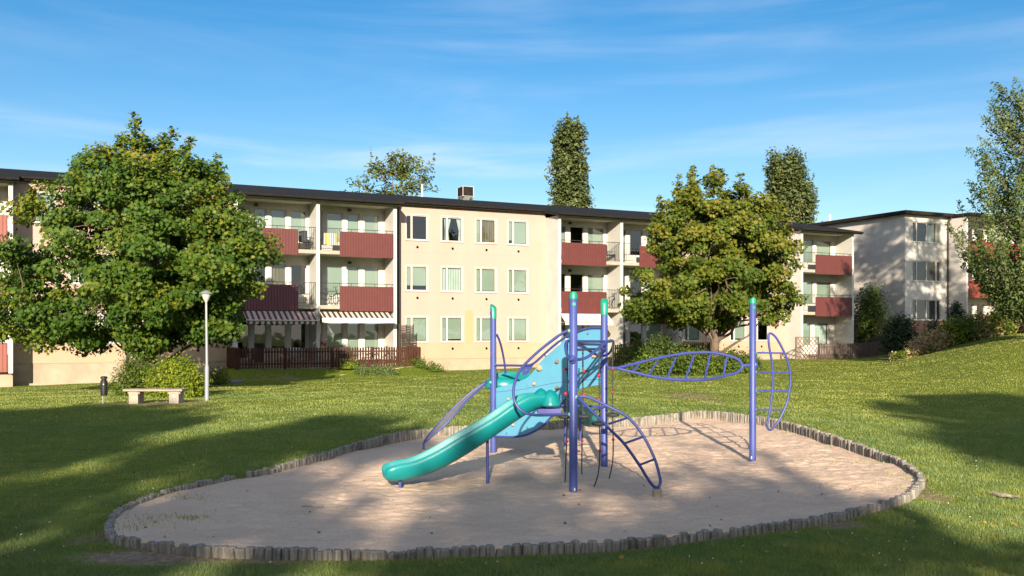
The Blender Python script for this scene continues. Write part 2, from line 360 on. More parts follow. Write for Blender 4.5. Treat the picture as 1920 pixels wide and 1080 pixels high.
# ------------------------------------------------------------------ sand outline
OUTPX = [(205,990),(212,966),(240,945),(290,925),(350,908),(425,893),(500,877),(600,850),(680,826),(760,809),(860,799),(960,793),(1080,788),(1180,783),(1250,777),(1310,770),(1380,775),(1450,785),(1520,803),(1580,822),(1640,842),(1690,862),(1722,885),(1726,903),(1700,925),(1640,945),(1560,963),(1480,976),(1400,987),(1300,998),(1200,1007),(1100,1014),(1000,1020),(900,1024),(800,1028),(700,1030),(600,1029),(500,1026),(420,1024),(340,1019),(280,1013),(225,1006)]
def logtop(Y): return -.06 + .18*float(ss(9,18,Y)) + .092 - .03*float(ss(9,18,Y))
OUT = []
for (x, y) in OUTPX:
    Y = 12.0
    for _ in range(30): Y = F*(EYE - logtop(Y)) / (y - HY)
    OUT.append(Vector(((x-HX)/F*Y, Y, 0)))
OUTS, _ = smooth(OUT, [0]*len(OUT), 14, True)
SCX, SCY = 1.0, 14.2
ang = np.array([math.atan2(p.y-SCY, p.x-SCX) for p in OUTS]); rad = np.array([math.hypot(p.x-SCX, p.y-SCY) for p in OUTS])
o_ = np.argsort(ang); ang = ang[o_]; rad = rad[o_]
NA = 800; TH = np.linspace(-math.pi, math.pi, NA, endpoint=False)
RO = np.interp(TH, ang, rad, period=2*math.pi)
def r_out(th): return np.interp(th, ang, rad, period=2*math.pi)
def polar_grid(name, Rfun, Zfun, nr, material, dirt=False):
    X = np.zeros((nr, NA)); Y = np.zeros((nr, NA))
    for i in range(nr):
        r = Rfun(i); X[i] = SCX + r*np.cos(TH); Y[i] = SCY + r*np.sin(TH)
    Z = Zfun(X, Y)
    co = np.stack([X, Y, Z], -1).reshape(-1, 3)
    i, j = np.meshgrid(np.arange(nr-1), np.arange(NA), indexing='ij'); j2 = (j+1) % NA
    q = np.stack([i*NA+j, i*NA+j2, (i+1)*NA+j2, (i+1)*NA+j], -1).reshape(-1, 4)[:, ::-1]
    me = bpy.data.meshes.new(name); me.vertices.add(len(co)); me.vertices.foreach_set('co', co.astype(np.float32).ravel())
    me.loops.add(q.size); me.polygons.add(len(q)); me.loops.foreach_set('vertex_index', q.astype(np.int32).ravel())
    me.polygons.foreach_set('loop_start', np.arange(len(q), dtype=np.int32)*4); me.polygons.foreach_set('use_smooth', np.ones(len(q), bool))
    if dirt:
        at = me.attributes.new('dirt', 'FLOAT', 'POINT'); at.data.foreach_set('value', dirtf(X, Y).ravel().astype(np.float32))
    me.materials.append(material); me.update(calc_edges=True); me.flip_normals() if me.polygons[0].normal.z < 0 else None
    ob = bpy.data.objects.new(name, me); COL.objects.link(ob); return ob
def RSAFE(X, Y): return r_out(np.arctan2(Y-SCY, X-SCX))
def sandz(X, Y):
    z = np.zeros_like(X)
    for k, (a, fx, fy, ph) in enumerate([(.012,1.3,1.1,.3),(.004,2.7,3.3,1.1)]):
        z += a*np.sin(X*fx+ph+1.3*np.sin(Y*fy*.5))*np.sin(Y*fy+ph*2+1.1*np.sin(X*fx*.6))
    z = z + .010*vnoise(X,Y,.7,1) + .009*vnoise(X,Y,.22,2) + .010*vnoise(X,Y,.11,3) + .006*vnoise(X,Y,.06,4)
    pits = vnoise(X,Y,.30,5); z = z - .028*np.clip(pits-.45, 0, 1)
    r = np.hypot(X-SCX, Y-SCY)
    e_ = np.exp(-((r-RSAFE(X,Y))/.30)**2); z = z*(1-.6*e_) + e_*(.010+.022*vnoise(X,Y,.8,7) - .012*ss(9,14,Y))
    return z + .05*np.exp(-((r/7.0)**2)) - .02
# dirt spots: (x, y, rx, ry, strength)
bx_, by_ = onG(288, 757); DIRT = [(bx_, by_, 1.6, .9, 1.0)]
for (px, py, rx, ry, s) in [(1290,742,.9,1.8,.75),(1330,752,.5,1.2,.5),(270,1046,.7,.35,1.0),(420,1052,1.1,.22,.8),(650,1052,1.6,.16,.35),(1560,985,.8,.25,.7),(1745,930,.25,.7,.6),(560,700,2.6,.8,.6),(1185,955+60,.7,.2,.6),(175,1010,.3,.4,.6),(1480,700,3,2,.2)]:
    x_, y_ = onG(px, py); DIRT.append((x_, y_, rx, ry, s))
def dirtf(X, Y):
    d = np.zeros_like(X)
    for (a, b, rx, ry, s) in DIRT: d = np.maximum(d, s*np.clip(1.35 - np.hypot((X-a)/rx, (Y-b)/ry), 0, 1))
    th = np.arctan2(Y-SCY, X-SCX); e = np.hypot(X-SCX, Y-SCY) - r_out(th)
    d = np.maximum(d, .75*np.clip(1-e/.16, 0, 1)*(e > -.1))
    return d

def groundmat():
    m = bpy.data.materials.new('lawn_soil_and_grass'); m.use_nodes = True; t = m.node_tree; b = t.nodes['Principled BSDF']; b.inputs['Roughness'].default_value = .95; b.inputs['Specular IOR Level'].default_value = .1
    co = t.nodes.new('ShaderNodeTexCoord')
    def nz(s, d=6):
        n = t.nodes.new('ShaderNodeTexNoise'); n.inputs['Scale'].default_value = s; n.inputs['Detail'].default_value = d; t.links.new(co.outputs['Object'], n.inputs['Vector']); return n.outputs[0]
    def ramp(src, stops):
        c = t.nodes.new('ShaderNodeValToRGB'); e = c.color_ramp.elements
        e[0].position, e[0].color = stops[0][0], (*stops[0][1],1); e[1].position, e[1].color = stops[-1][0], (*stops[-1][1],1)
        for p, q in stops[1:-1]: x = e.new(p); x.color = (*q,1)
        t.links.new(src, c.inputs[0]); return c.outputs[0]
    a = ramp(nz(9, 10), [(.3,(.05,.080,.012)),(.5,(.12,.16,.016)),(.7,(.22,.22,.035))])
    c = ramp(nz(.35, 4), [(.3,(.075,.125,.012)),(.7,(.14,.17,.02))])
    x = t.nodes.new('ShaderNodeMixRGB'); x.inputs[0].default_value = .5; t.links.new(a, x.inputs[1]); t.links.new(c, x.inputs[2])
    so_ = ramp(nz(14, 8), [(.3,(.16,.11,.075)),(.7,(.34,.24,.17))])
    at = t.nodes.new('ShaderNodeAttribute'); at.attribute_name = 'dirt'
    ad = t.nodes.new('ShaderNodeMath'); ad.operation = 'MULTIPLY_ADD'; t.links.new(nz(3, 8), ad.inputs[0]); ad.inputs[1].default_value = 1.2; ad.inputs[2].default_value = -.85
    ae = t.nodes.new('ShaderNodeMath'); ae.operation = 'ADD'; t.links.new(ad.outputs[0], ae.inputs[0]); t.links.new(at.outputs['Fac'], ae.inputs[1])
    mr = t.nodes.new('ShaderNodeMapRange'); mr.inputs[1].default_value = .0; mr.inputs[2].default_value = .5; t.links.new(ae.outputs[0], mr.inputs[0])
    y = t.nodes.new('ShaderNodeMixRGB'); t.links.new(mr.outputs[0], y.inputs[0]); t.links.new(x.outputs[0], y.inputs[1]); t.links.new(so_, y.inputs[2])
    t.links.new(y.outputs[0], b.inputs['Base Color'])
    bp = t.nodes.new('ShaderNodeBump'); bp.inputs['Strength'].default_value = .8; bp.inputs['Distance'].default_value = .05; t.links.new(nz(18, 8), bp.inputs['Height']); t.links.new(bp.outputs[0], b.inputs['Normal'])
    return m
def sandmat():
    m = bpy.data.materials.new('raked_sand'); m.use_nodes = True; t = m.node_tree; b = t.nodes['Principled BSDF']; b.inputs['Roughness'].default_value = .95; b.inputs['Specular IOR Level'].default_value = .1
    co = t.nodes.new('ShaderNodeTexCoord')
    def nz(s, d=6, rough=.6, st=(1,1,1), dist=0):
        mp = t.nodes.new('ShaderNodeMapping'); mp.inputs['Scale'].default_value = st; t.links.new(co.outputs['Object'], mp.inputs[0])
        n = t.nodes.new('ShaderNodeTexNoise'); n.inputs['Scale'].default_value = s; n.inputs['Detail'].default_value = d; n.inputs['Roughness'].default_value = rough; n.inputs['Distortion'].default_value = dist
        t.links.new(mp.outputs[0], n.inputs['Vector']); return n.outputs[0]
    c = t.nodes.new('ShaderNodeValToRGB'); e = c.color_ramp.elements; e[0].position = .36; e[0].color = (.34,.235,.16,1); e[1].position = .52; e[1].color = (.72,.535,.40,1)
    t.links.new(nz(42, 8, .85), c.inputs[0])
    c2 = t.nodes.new('ShaderNodeValToRGB'); e = c2.color_ramp.elements; e[0].position = .35; e[0].color = (.55,.39,.28,1); e[1].position = .65; e[1].color = (.70,.51,.37,1)
    t.links.new(nz(.9, 5), c2.inputs[0])
    x = t.nodes.new('ShaderNodeMixRGB'); x.inputs[0].default_value = .5; t.links.new(c.outputs[0], x.inputs[1]); t.links.new(c2.outputs[0], x.inputs[2]); t.links.new(x.outputs[0], b.inputs['Base Color'])
    b1 = t.nodes.new('ShaderNodeBump'); b1.inputs['Strength'].default_value = .8; b1.inputs['Distance'].default_value = .022; t.links.new(nz(13, 5, .7, (1,1,1), .3), b1.inputs['Height'])
    b2 = t.nodes.new('ShaderNodeBump'); b2.inputs['Strength'].default_value = .6; b2.inputs['Distance'].default_value = .012; t.links.new(nz(70, 4, .8), b2.inputs['Height']); t.links.new(b1.outputs[0], b2.inputs['Normal'])
    t.links.new(b2.outputs[0], b.inputs['Normal']); return m
GR = groundmat()
NR = 210
def Rg(i):
    if i == 0: return RO-.10
    i = i-1
    w = min(1, (i/(NR-1))**1.0*1.6)
    base = RO*(1-w*.0) ; return (RO + .05*i*(1.022**i)) if i < NR-2 else RO*0 + 900.0
ground = polar_grid('lawn', Rg, lambda X, Y: G(X, Y) - .35*(np.arange(X.shape[0])[:,None] == 0), NR, GR, True); tag(ground, kind='structure')
NS = 230
sand = polar_grid('sand', lambda i: RO*min(1, i/(NS-2))*.999+.0005+.001*(i == NS-1), lambda X, Y: sandz(X, Y) - .5*(np.arange(X.shape[0])[:,None] == NS-1), NS, sandmat()); tag(sand, kind='structure')

# ------------------------------------------------------------------ log edging
LOGS = []
seglen = 0; pts_ = [Vector((SCX + RO[i]*math.cos(TH[i]), SCY + RO[i]*math.sin(TH[i]), 0)) for i in range(NA)]
step = .079; acc = 0; res = []
for i in range(NA):
    a, b = pts_[i], pts_[(i+1) % NA]; L = (b-a).length
    while acc < L: res.append(a.lerp(b, acc/L)); acc += step
    acc -= L
edging = thing('log_edging', (SCX, SCY, 0), 'weathered grey upright log edging running round the oval sand pit', 'edging')
def one_log(mb, x, y):
    r = .043*random.uniform(.9, 1.1); zt = logtop(y) + random.choice([-.022,0,0,0,0,0,.004]) + random.uniform(-.012, .012); zb = min(g1(x,y), -.02) - .12
    n = 9; k = len(mb.v); ph = random.random()*6; tx = random.uniform(-.014,.014); ty = random.uniform(-.014,.014); w = [r*random.uniform(.9,1.08) for _ in range(n)]
    for (z, s, ox) in ((zb,1,0),(zt-.012,1,1),(zt,.84,1)):
        for j in range(n):
            a = ph + 2*math.pi*j/n; mb.v.append((x+ox*tx+w[j]*s*math.cos(a), y+ox*ty+w[j]*s*math.sin(a), z+(random.uniform(-.004,.004) if ox else 0)))
    for q in range(2):
        for j in range(n): j2=(j+1)%n; mb.f.append((k+q*n+j, k+q*n+j2, k+(q+1)*n+j2, k+(q+1)*n+j)); mb.m.append(0)
    mb.f.append(tuple(k+2*n+j for j in range(n))); mb.m.append(1)
res = [p for p in res if not (abs(p.x-(-3.55)) < .06 and p.y > 12)]
res.sort(key=lambda p: p.y)
for p in res[:100]:
    mb = MB(); one_log(mb, p.x, p.y); mb.build('log', [M_log, M_logtop], edging)
mb = MB()
for p in res[100:]: one_log(mb, p.x, p.y)
tag(mb.build('log_row', [M_log, M_logtop], edging), 'rest of the upright logs', kind='stuff')

# ------------------------------------------------------------------ apartment building (long)
bl = thing('apartment_building', W(uA0, 0, 0), 'long three storey cream apartment block with red balconies and black roof', 'building')
FL = [.62, 3.37, 6.12]
def wall_open(mb, u0, u1, z0, z1, ops, v=0.0, rev=.13, m=0):
    us = sorted({u0, u1, *[o[0] for o in ops], *[o[1] for o in ops]}); zs = sorted({z0, z1, *[o[2] for o in ops], *[o[3] for o in ops]})
    us = [u for u in us if u0 <= u <= u1]; zs = [z for z in zs if z0 <= z <= z1]
    for i in range(len(us)-1):
        for j in range(len(zs)-1):
            cu = (us[i]+us[i+1])/2; cz = (zs[j]+zs[j+1])/2
            if any(o[0] < cu < o[1] and o[2] < cz < o[3] for o in ops): continue
            mb.quad(W(us[i],v,zs[j]), W(us[i+1],v,zs[j]), W(us[i+1],v,zs[j+1]), W(us[i],v,zs[j+1]), m)
    for o in ops:
        a, b, c, d = o[:4]
        mb.quad(W(a,v,c),W(a,v-rev,c),W(a,v-rev,d),W(a,v,d),m); mb.quad(W(b,v,c),W(b,v,d),W(b,v-rev,d),W(b,v-rev,c),m)
        mb.quad(W(a,v,c),W(b,v,c),W(b,v-rev,c),W(a,v-rev,c),m); mb.quad(W(a,v,d),W(a,v-rev,d),W(b,v-rev,d),W(b,v,d),m)
BL = {'blind': M_blind, 'white': M_blindw, 'brown': M_brownc}
def window(parent, u0, u1, z0, z1, v=0.0, splits=(.27,), kinds=('blind','blind'), sill=True, fr=.055, tfun=W, name='window', drop=None):
    """frame with panes side by side"""
    T = tfun; m = MB(); vf0, vf1 = v-.10, v-.03
    m.box(u0,u1,vf0,vf1,z0,z0+fr,T); m.box(u0,u1,vf0,vf1,z1-fr,z1,T); m.box(u0,u0+fr,vf0,vf1,z0+fr,z1-fr,T); m.box(u1-fr,u1,vf0,vf1,z0+fr,z1-fr,T)
    xs = [u0] + [u0+(u1-u0)*s for s in splits] + [u1]
    for x in xs[1:-1]: m.box(x-fr*.9,x+fr*.9,vf0,vf1+.002,z0+fr,z1-fr,T)
    if sill is not None and sill: # casing on the wall face
        c = .05
        for (a,b,cc,d) in ((u0-c,u1+c,z1,z1+c),(u0-c,u0,z0,z1),(u1,u1+c,z0,z1)): m.box(a,b,v+.001,v+.022,cc,d,T)
    w = m.build(name, M_frame, parent)
    for i in range(len(xs)-1):
        a = xs[i] + (fr if i == 0 else fr*.9); b = xs[i+1] - (fr if i == len(xs)-2 else fr*.9)
        q = MB(); q.quad(T(a,v-.07,z0+fr),T(b,v-.07,z0+fr),T(b,v-.07,z1-fr),T(a,v-.07,z1-fr)); q.build('pane', M_glass, w)
        kd = kinds[i % len(kinds)]
        if kd in BL or kd == 'half':
            zb = z0+fr if kd != 'half' else z0 + (z1-z0)*.2
            if kd == 'blind' and random.random() < .35: zb = z0+fr+random.choice([.04,.08,.15])
            q = MB(); n = max(2, int((b-a)/.05))
            if kd in ('white','brown'):
                vs = [v-.16 + .018*math.sin(i2*2.1) for i2 in range(n+1)]
                for i2 in range(n): q.quad(T(a+(b-a)*i2/n,vs[i2],zb),T(a+(b-a)*(i2+1)/n,vs[i2+1],zb),T(a+(b-a)*(i2+1)/n,vs[i2+1],z1-fr),T(a+(b-a)*i2/n,vs[i2],z1-fr))
            else:
                k = int((z1-fr-zb)/.05)
                for i2 in range(k):
                    zz = z1-fr-(i2+1)*.05; q.quad(T(a,v-.14,zz),T(b,v-.14,zz),T(b,v-.125,zz+.048),T(a,v-.125,zz+.048))
            q.build('blind' if kd not in ('white','brown') else 'curtain', BL.get(kd, M_blind), w)
        elif kd == 'tied':
            q = MB(); zm = z0+(z1-z0)*.45
            for sgn in (0, 1):
                e = a if sgn == 0 else b; c = (a+b)/2
                for (za, zb2, wa, wb) in ((z1-fr, zm, .62, .22), (zm, z0+fr, .22, .34)):
                    n = 5
                    for i2 in range(n):
                        t0, t1 = i2/n, (i2+1)/n
                        f = lambda t, w_: e + (c-e)*w_*t
                        q.quad(T(f(t0,wa),v-.15-.02*(i2%2),za),T(f(t1,wa),v-.15-.02*((i2+1)%2),za),T(f(t1,wb),v-.15-.02*((i2+1)%2),zb2),T(f(t0,wb),v-.15-.02*(i2%2),zb2))
            q.build('curtain', M_blindw, w)
    if sill:
        q = MB(); q.box(u0-.06,u1+.06,v+.001,v+.06,z0-.045,z0-.004,T); q.build('sill', M_frame, w)
    return w
# flat (yellow) facade stretches
flat = [(uS0, uA0), (uA1, uB0), (uB1, uC0)]
ZS = [(1.53, 2.88), (4.28, 5.63), (7.02, 8.37)]
def u_cols(pxs): return [U(p) for p in pxs]
cols = {0: u_cols([75,158,205,300,370]), 1: u_cols([781.5,847.5,911,971]), 2: u_cols([1298,1341,1384,1427])}
WW = .62
kindsY2 = [[('blind','blind'),('blind','blind'),('blind','blind'),('blind','blind')],
           [('half','half'),('white','white'),('blind','blind'),('blind','blind')],
           [('none','none'),('tied','tied'),('blind','brown'),('blind','blind')]]
for s, (a, b) in enumerate(flat):
    m = MB(); ops = []
    for cu in cols[s]:
        for (z0, z1) in ZS: ops.append((cu-WW, cu+WW, z0, z1))
    up = [o for o in ops]
    wall_open(m, a, b, 1.44, 9.0, ops, 0, .13, 0)
    o_ = m.build('wall', M_cream, bl)
    m = MB(); m.quad(W(a,0,.6),W(b,0,.6),W(b,0,1.44),W(a,0,1.44))
    m.build('yellow_band', M_yellow, bl)
    if s == 1: m = MB(); m.box(U(872), U(886.5), .003, .006, 1.44, 3.27, W); m.build('yellow_patch', M_patch, bl)
    m = MB(); m.box(a, b, -.5, -.03, -1.2, .6, W); m.build('foundation', M_found, bl)
    for ci, cu in enumerate(cols[s]):
        for zi, (z0, z1) in enumerate(ZS):
            kd = kindsY2[zi][ci] if s == 1 else random.choice([('blind','blind'),('none','blind'),('none','none')])
            window(bl, cu-WW, cu+WW, z0, z1, 0, (.27,), kd)
            m = MB(); c = W(cu-.02+.05, .012, z0-.38); m.ball(c, .07, 8, 6, sc=(1,.6,1)); m.build('vent', M_hole, bl)
# horizontal panel joints in the render are modelled as thin grooves
m = MB()
for (a, b) in flat:
    for z in (3.62, 6.37): m.box(a, b, .001, .006, z, z+.012, W)
m.build('wall_joint', M_slab, bl)
# rear/side walls, inner partition, floors
m = MB(); m.box(uBEG, uEND, -11.2, -11.0, -1, 9.0, W); m.box(uBEG, uBEG+.2, -11.0, -.2, -1, 9.0, W); m.box(uEND-.2, uEND-.003, -11.0, -.2, -1, 9.0, W)
m.build('rear_wall', M_cream, bl)
m = MB(); m.box(uBEG+.3, uEND-.3, -3.1, -3.0, .4, 8.9, W)
for z in (.5, 3.2, 5.95, 8.75): m.box(uBEG+.3, uEND-.3, -3.0, -.2, z, z+.1, W)
m.build('interior_wall', M_dark, bl)

# balcony sections
def corrug(mb, u0, u1, v, z0, z1, pitch=.14, dep=.02):
    n = max(2, int((u1-u0)/pitch)); du = (u1-u0)/n
    for i in range(n):
        a = u0+i*du; q = [(a, 0), (a+du*.70, 0), (a+du*.78, -dep), (a+du*.93, -dep), (a+du, 0)]
        for j in range(4): mb.quad(W(q[j][0],v+q[j][1],z0),W(q[j+1][0],v+q[j+1][1],z0),W(q[j+1][0],v+q[j+1][1],z1),W(q[j][0],v+q[j][1],z1))
    mb.quad(W(u0,v-.03,z0),W(u0,v-.03,z1),W(u1,v-.03,z1),W(u1,v-.03,z0)); mb.box(u0-.012,u0+.0,v-.03,v+.004,z0,z1,W); mb.box(u1,u1+.012,v-.03,v+.004,z0,z1,W)
    mb.quad(W(u0,v-.03,z1),W(u0,v+.0,z1),W(u1,v+.0,z1),W(u1,v-.03,z1)); mb.quad(W(u0,v-.03,z0),W(u1,v-.03,z0),W(u1,v+.0,z0),W(u0,v+.0,z0))
FT = .17
def fin(u, parent, z0=-.6, mat_=None):
    m = MB(); m.box(u, u+FT, .001, PV, z0, 8.55, W); m.build('partition_wall', mat_ or M_white, parent)
def bay(u0, u1, layouts, parent, panel_right=True, panels=(M_red, M_red), ground=False, split=None, pm0=None):
    """u0..u1 clear width between fins; layouts[floor] = list of (fa, fb, kind) openings as fractions"""
    w = u1-u0; ops = []; wins = []
    for fi, z in enumerate(FL):
        for (fa, fb, kd, door) in layouts[fi]:
            a = u0+w*fa; b = u0+w*fb; zb = z+.08 if door else z+.55
            ops.append((a, b, zb, z+2.13)); wins.append((a, b, zb, z+2.13, kd))
    m = MB(); wall_open(m, u0, u1, .3, 8.6, ops, -.005, .1); m.build('balcony_wall', M_panelw, parent)
    for (a, b, c, d, kd) in wins: window(parent, a, b, c, d, -.005, (), (kd,), sill=False, fr=.06)
    split = split if split is not None else .27
    for fi, z in enumerate(FL[1:]):
        m = MB(); m.box(u0, u1, .0, PV-.02, z-.16, z+.02, W); sl_ = m.build('balcony_slab', M_slab, parent)
        m = MB(); m.box(u0, u1, .0, PV-.05, z-.172, z-.161, W); m.build('slab_underside', M_soffit, sl_)
        if panel_right: pa, pb, ra, rb = u0+w*split, u1-.02, u0, u0+w*split
        else: pa, pb, ra, rb = u0+.02, u1-w*split, u1-w*split, u1
        m = MB(); corrug(m, pa+.02, pb-.02, PV+.04, z-.26, z+1.0); m.build('balcony_panel', panels[fi], parent)
        m = MB(); m.box(u0, u1, PV-.06, PV-.03, z+1.12, z+1.15, W); m.box(ra+.01, rb, PV-.055, PV-.035, z+.1, z+.125, W)
        x = ra+.05
        while x < rb-.02: m.box(x, x+.014, PV-.052, PV-.038, z+.125, z+1.12, W); x += .105
        x = pa
        while x < pb: m.box(x, x+.02, PV-.055, PV-.035, z+1.0, z+1.12, W); x += .62
        m.build('railing', M_black, parent)
def soffit(u0, u1, parent):
    m = MB(); m.box(u0, u1, -.02, PV+.05, 8.56, 8.62, W)
    m.box(u0, u1, PV-.08, PV+.0, 8.50, 8.56, W); m.build('soffit', M_soffit, parent)
D_ = 'blind'
lay2 = [[(.0,.14,'blind',0),(.19,.42,D_,0),(.47,.65,D_,1),(.71,.93,D_,0)]]*3
lay1t = [(.02,.22,'blind',1),(.27,.44,'blind',0),(.49,.70,D_,0),(.75,.97,D_,0)]
lay1m = [(.02,.22,'none',1),(.27,.44,'none',0),(.49,.70,'brown',0),(.75,.97,'none',0)]
lay1b = [(.02,.22,'none',1),(.27,.44,'none',0),(.49,.70,'none',0),(.75,.97,'none',0)]
lay2b = [(.0,.14,'blind',0),(.19,.42,D_,0),(.47,.65,D_,1),(.71,.93,'blind',0)]
uAm = U(596.5, PV)-FT/2
fin(uA0, bl); fin(uAm, bl); fin(uA1-FT, bl)
bay(uA0+FT, uAm, [lay1b, lay1m, lay1t], bl, False, (M_redshade, M_red), split=.24)
bay(uAm+FT, uA1-FT, [lay2b, lay2b, lay2b], bl, True, split=.26)
soffit(uA0, uA1, bl)
uBm = uB0 + (U(1166,PV)-uB0) - FT/2
uB1 = uBm + (uBm-uB0)
fin(uB0, bl, mat_=M_wroc); fin(uBm, bl); fin(uB1, bl)
layB = [[(.06,.30,'blind',1),(.36,.60,'none',0),(.66,.95,'blind',0)], [(.08,.30,'none',1),(.36,.60,'none',0),(.66,.95,'blind',0)], [(.06,.30,D_,1),(.36,.60,'none',0),(.66,.95,'blind',0)]]
bay(uB0+FT, uBm, layB, bl, False, split=.25); bay(uBm+FT, uB1, [layB[1], layB[1], layB[2]], bl, True, split=.28)
soffit(uB0, uB1+FT, bl)
fin(uC0, bl, mat_=M_wroc); fin(uC1-FT, bl)
layC = [[(.03,.20,'none',1),(.24,.50,D_,0),(.56,.86,'white',0)], [(.03,.24,D_,1),(.30,.55,D_,0),(.60,.92,D_,0)], [(.03,.24,D_,1),(.30,.55,D_,0),(.60,.92,D_,0)]]
bay(uC0+FT, uC1-FT, layC, bl, True, split=.24); soffit(uC0, uC1, bl)
u_ = uS0-FT
fin(u_, bl, z0=.22); fin(u_-4.1, bl, .22)
bay(u_-3.93, u_, [layC[1]]*3, bl, True, (M_pinkred, M_pinkred), split=.1); bay(u_-8.1, u_-4.1, [layC[1]]*3, bl, False); soffit(u_-8.3, uS0, bl)
m = MB(); corrug(m, u_-3.5, u_-.04, PV+.04, .28, 1.55); m.build('balcony_panel', M_pinkred, bl)
m = MB(); m.box(u_-8.1, uS0-.01, -.5, PV-.3, -1.0, .6, W); m.build('foundation', M_found, bl)
for (a, b) in ((uA0, uA1), (uB0, uB1+FT), (uC0, uC1)):
    m = MB(); m.box(a+.003, b-.003, -.5, PV-.004 if a != uC0 else PV-.004, -1.2, .62, W); m.build('foundation', M_found, bl)
# roof
VR = -5.5; SL = .2; ZE = 9.12
def zr(v): return ZE - SL*(v) if v > VR else ZE - SL*VR + SL*(v-VR)
m = MB()
a, b = uBEG-.3, uEND+.35
m.quad(W(a,.3,zr(.3)),W(b,.3,zr(.3)),W(b,VR,zr(VR)),W(a,VR,zr(VR)),0); m.quad(W(a,VR,zr(VR)),W(b,VR,zr(VR)),W(b,-11.5,zr(-11.5)),W(a,-11.5,zr(-11.5)),0)
m.quad(W(a,.3,zr(.3)-.2),W(b,.3,zr(.3)-.2),W(b,.3,zr(.3)),W(a,.3,zr(.3)),0)
m.quad(W(a,.3,zr(.3)-.2),W(a,-11.5,8.8),W(b,-11.5,8.8),W(b,.3,zr(.3)-.2),1)
m.poly([W(b,.3,zr(.3)-.2),W(b,-11.5,8.8),W(b,-11.5,zr(-11.5)),W(b,VR,zr(VR)),W(b,.3,zr(.3))],0); m.poly([W(a,.3,zr(.3)-.2),W(a,.3,zr(.3)),W(a,VR,zr(VR)),W(a,-11.5,zr(-11.5)),W(a,-11.5,8.8)],0)
for (a, b) in ((uBEG-.3, uS0+.25), (uA0-.25, uA1+.25), (uB0-.25, uB1+FT+.25), (uC0-.25, uEND+.35)):
    v0, v1 = .3, PV+.38
    c = [W(a,v1,zr(v1)-.2),W(b,v1,zr(v1)-.2),W(b,v0+.002,zr(v0)-.2),W(a,v0+.002,zr(v0)-.2),W(a,v1,zr(v1)),W(b,v1,zr(v1)),W(b,v0+.002,zr(v0)),W(a,v0+.002,zr(v0))]
    m.box8(c, 0)
roof = m.build('roof', [M_roof, M_fascia], bl)
m = MB()   # gutters
m.tube([W(uA1+.25,.36,8.98),W(uB0-.25,.36,8.98)], .06, 8); m.tube([W(uS0+.25,.36,8.98),W(uA0-.25,.36,8.98)], .06, 8); m.tube([W(uB1+.5,.36,8.98),W(uC0-.25,.36,8.98)], .06, 8)
for (a, b) in ((uBEG-.3, uS0+.25), (uA0-.25, uA1+.25), (uB0-.25, uB1+FT+.25), (uC0-.25, uEND+.35)): m.tube([W(a,PV+.45,8.66),W(b,PV+.45,8.66)], .065, 8)
m.build('gutter', M_fascia, bl, True)
# chimney
uc = U(875, -5.0); m = MB(); m.box(uc-.32, uc+.32, -5.6, -4.8, 9.4, 10.33, W); ch = m.build('chimney', M_chim, roof)
m = MB(); m.box(uc-.34, uc+.34, -5.62, -4.78, 10.335, 10.90, W); c_ = m.build('chimney_hood', M_fascia, roof)
m = MB()
for (a, b) in ((-.36,-.33),(.33,.36)):
    m.box(uc+a, uc+b, -4.785, -4.755, 10.32, 10.93, W); m.box(uc+a, uc+b, -5.64, -5.61, 10.32, 10.93, W)
for z in (10.32, 10.905): m.box(uc-.33, uc+.33, -4.785, -4.755, z, z+.025, W); m.box(uc-.365, uc-.345, -5.61, -4.785, z, z+.025, W)
m.build('chimney_trim', M_frame, roof)
for (px, v, h) in ((791.5,-5.4,10.95),):
    m = MB(); q = W(U(px,v), v, 0); m.tube([(q[0],q[1],9.8),(q[0],q[1],h)], .07, 8); m.build('roof_vent_pipe', M_frame, roof)
# downpipes
for (px, v, zb) in ((747, .12, -.1), (238, .12, -.4), (1484, 1.6, .2)):
    if px == 1484: continue
    m = MB(); u = U(px, v); m.tube([W(u,v+.25,8.95),W(u,v+.2,8.8),W(u,v,8.5),W(u,v,4),W(u,v,zb)], .055, 8); m.build('downpipe', M_pipe, bl, True)
# balcony wall lamps / small fittings
for (px, z) in ((480,8.42),(655,8.42),(655,5.68),(1068,8.42),(1068,5.66)):
    u = U(px); m = MB(); m.box(u-.08,u+.08,.0,.12,z-.08,z+.06,W); m.build('wall_lamp', M_pipe, bl)
# awnings
def awning(parent, u0, u1, z0, z1, vout, ma, scallop=True, name='awning'):
    m = MB(); n = 40
    for i in range(n):
        a = u0+(u1-u0)*i/n; b = u0+(u1-u0)*(i+1)/n
        m.quad(W(a,PV+.06,z0),W(b,PV+.06,z0),W(b,vout,z1),W(a,vout,z1))
        for j in range(1):
            k = 4
            for q in range(k):
                x0 = a+(b-a)*q/k; x1 = a+(b-a)*(q+1)/k; f = lambda x: z1-.14-(.06*abs(math.sin((x-u0)/.30*math.pi)) if scallop else .02)
                m.quad(W(x0,vout,z1),W(x0,vout,f(x0)),W(x1,vout,f(x1)),W(x1,vout,z1))
    o = m.build(name, ma, parent)
    m = MB(); m.tube([W(u0,vout+.01,z1),W(u1,vout+.01,z1)], .03, 8); m.tube([W(u0+.1,PV,z0-.5),W(u0+.1,vout,z1)], .015, 6); m.tube([W(u1-.1,PV,z0-.5),W(u1-.1,vout,z1)], .015, 6); m.build('awning_frame', M_frame, o)
    return o
bl0 = world_loc(bl)
M_strA = stripemat('pink_brown_awning_stripes', (.40,.32,.30), (.07,.03,.03), .27, (D[0],D[1],0))
M_strB = stripemat('white_dark_awning_stripes', (.44,.40,.33), (.03,.02,.02), .27, (D[0],D[1],0))
awning(bl, U(462,2.5), U(597,2.5), 3.06, 2.60, 2.5, M_strA)
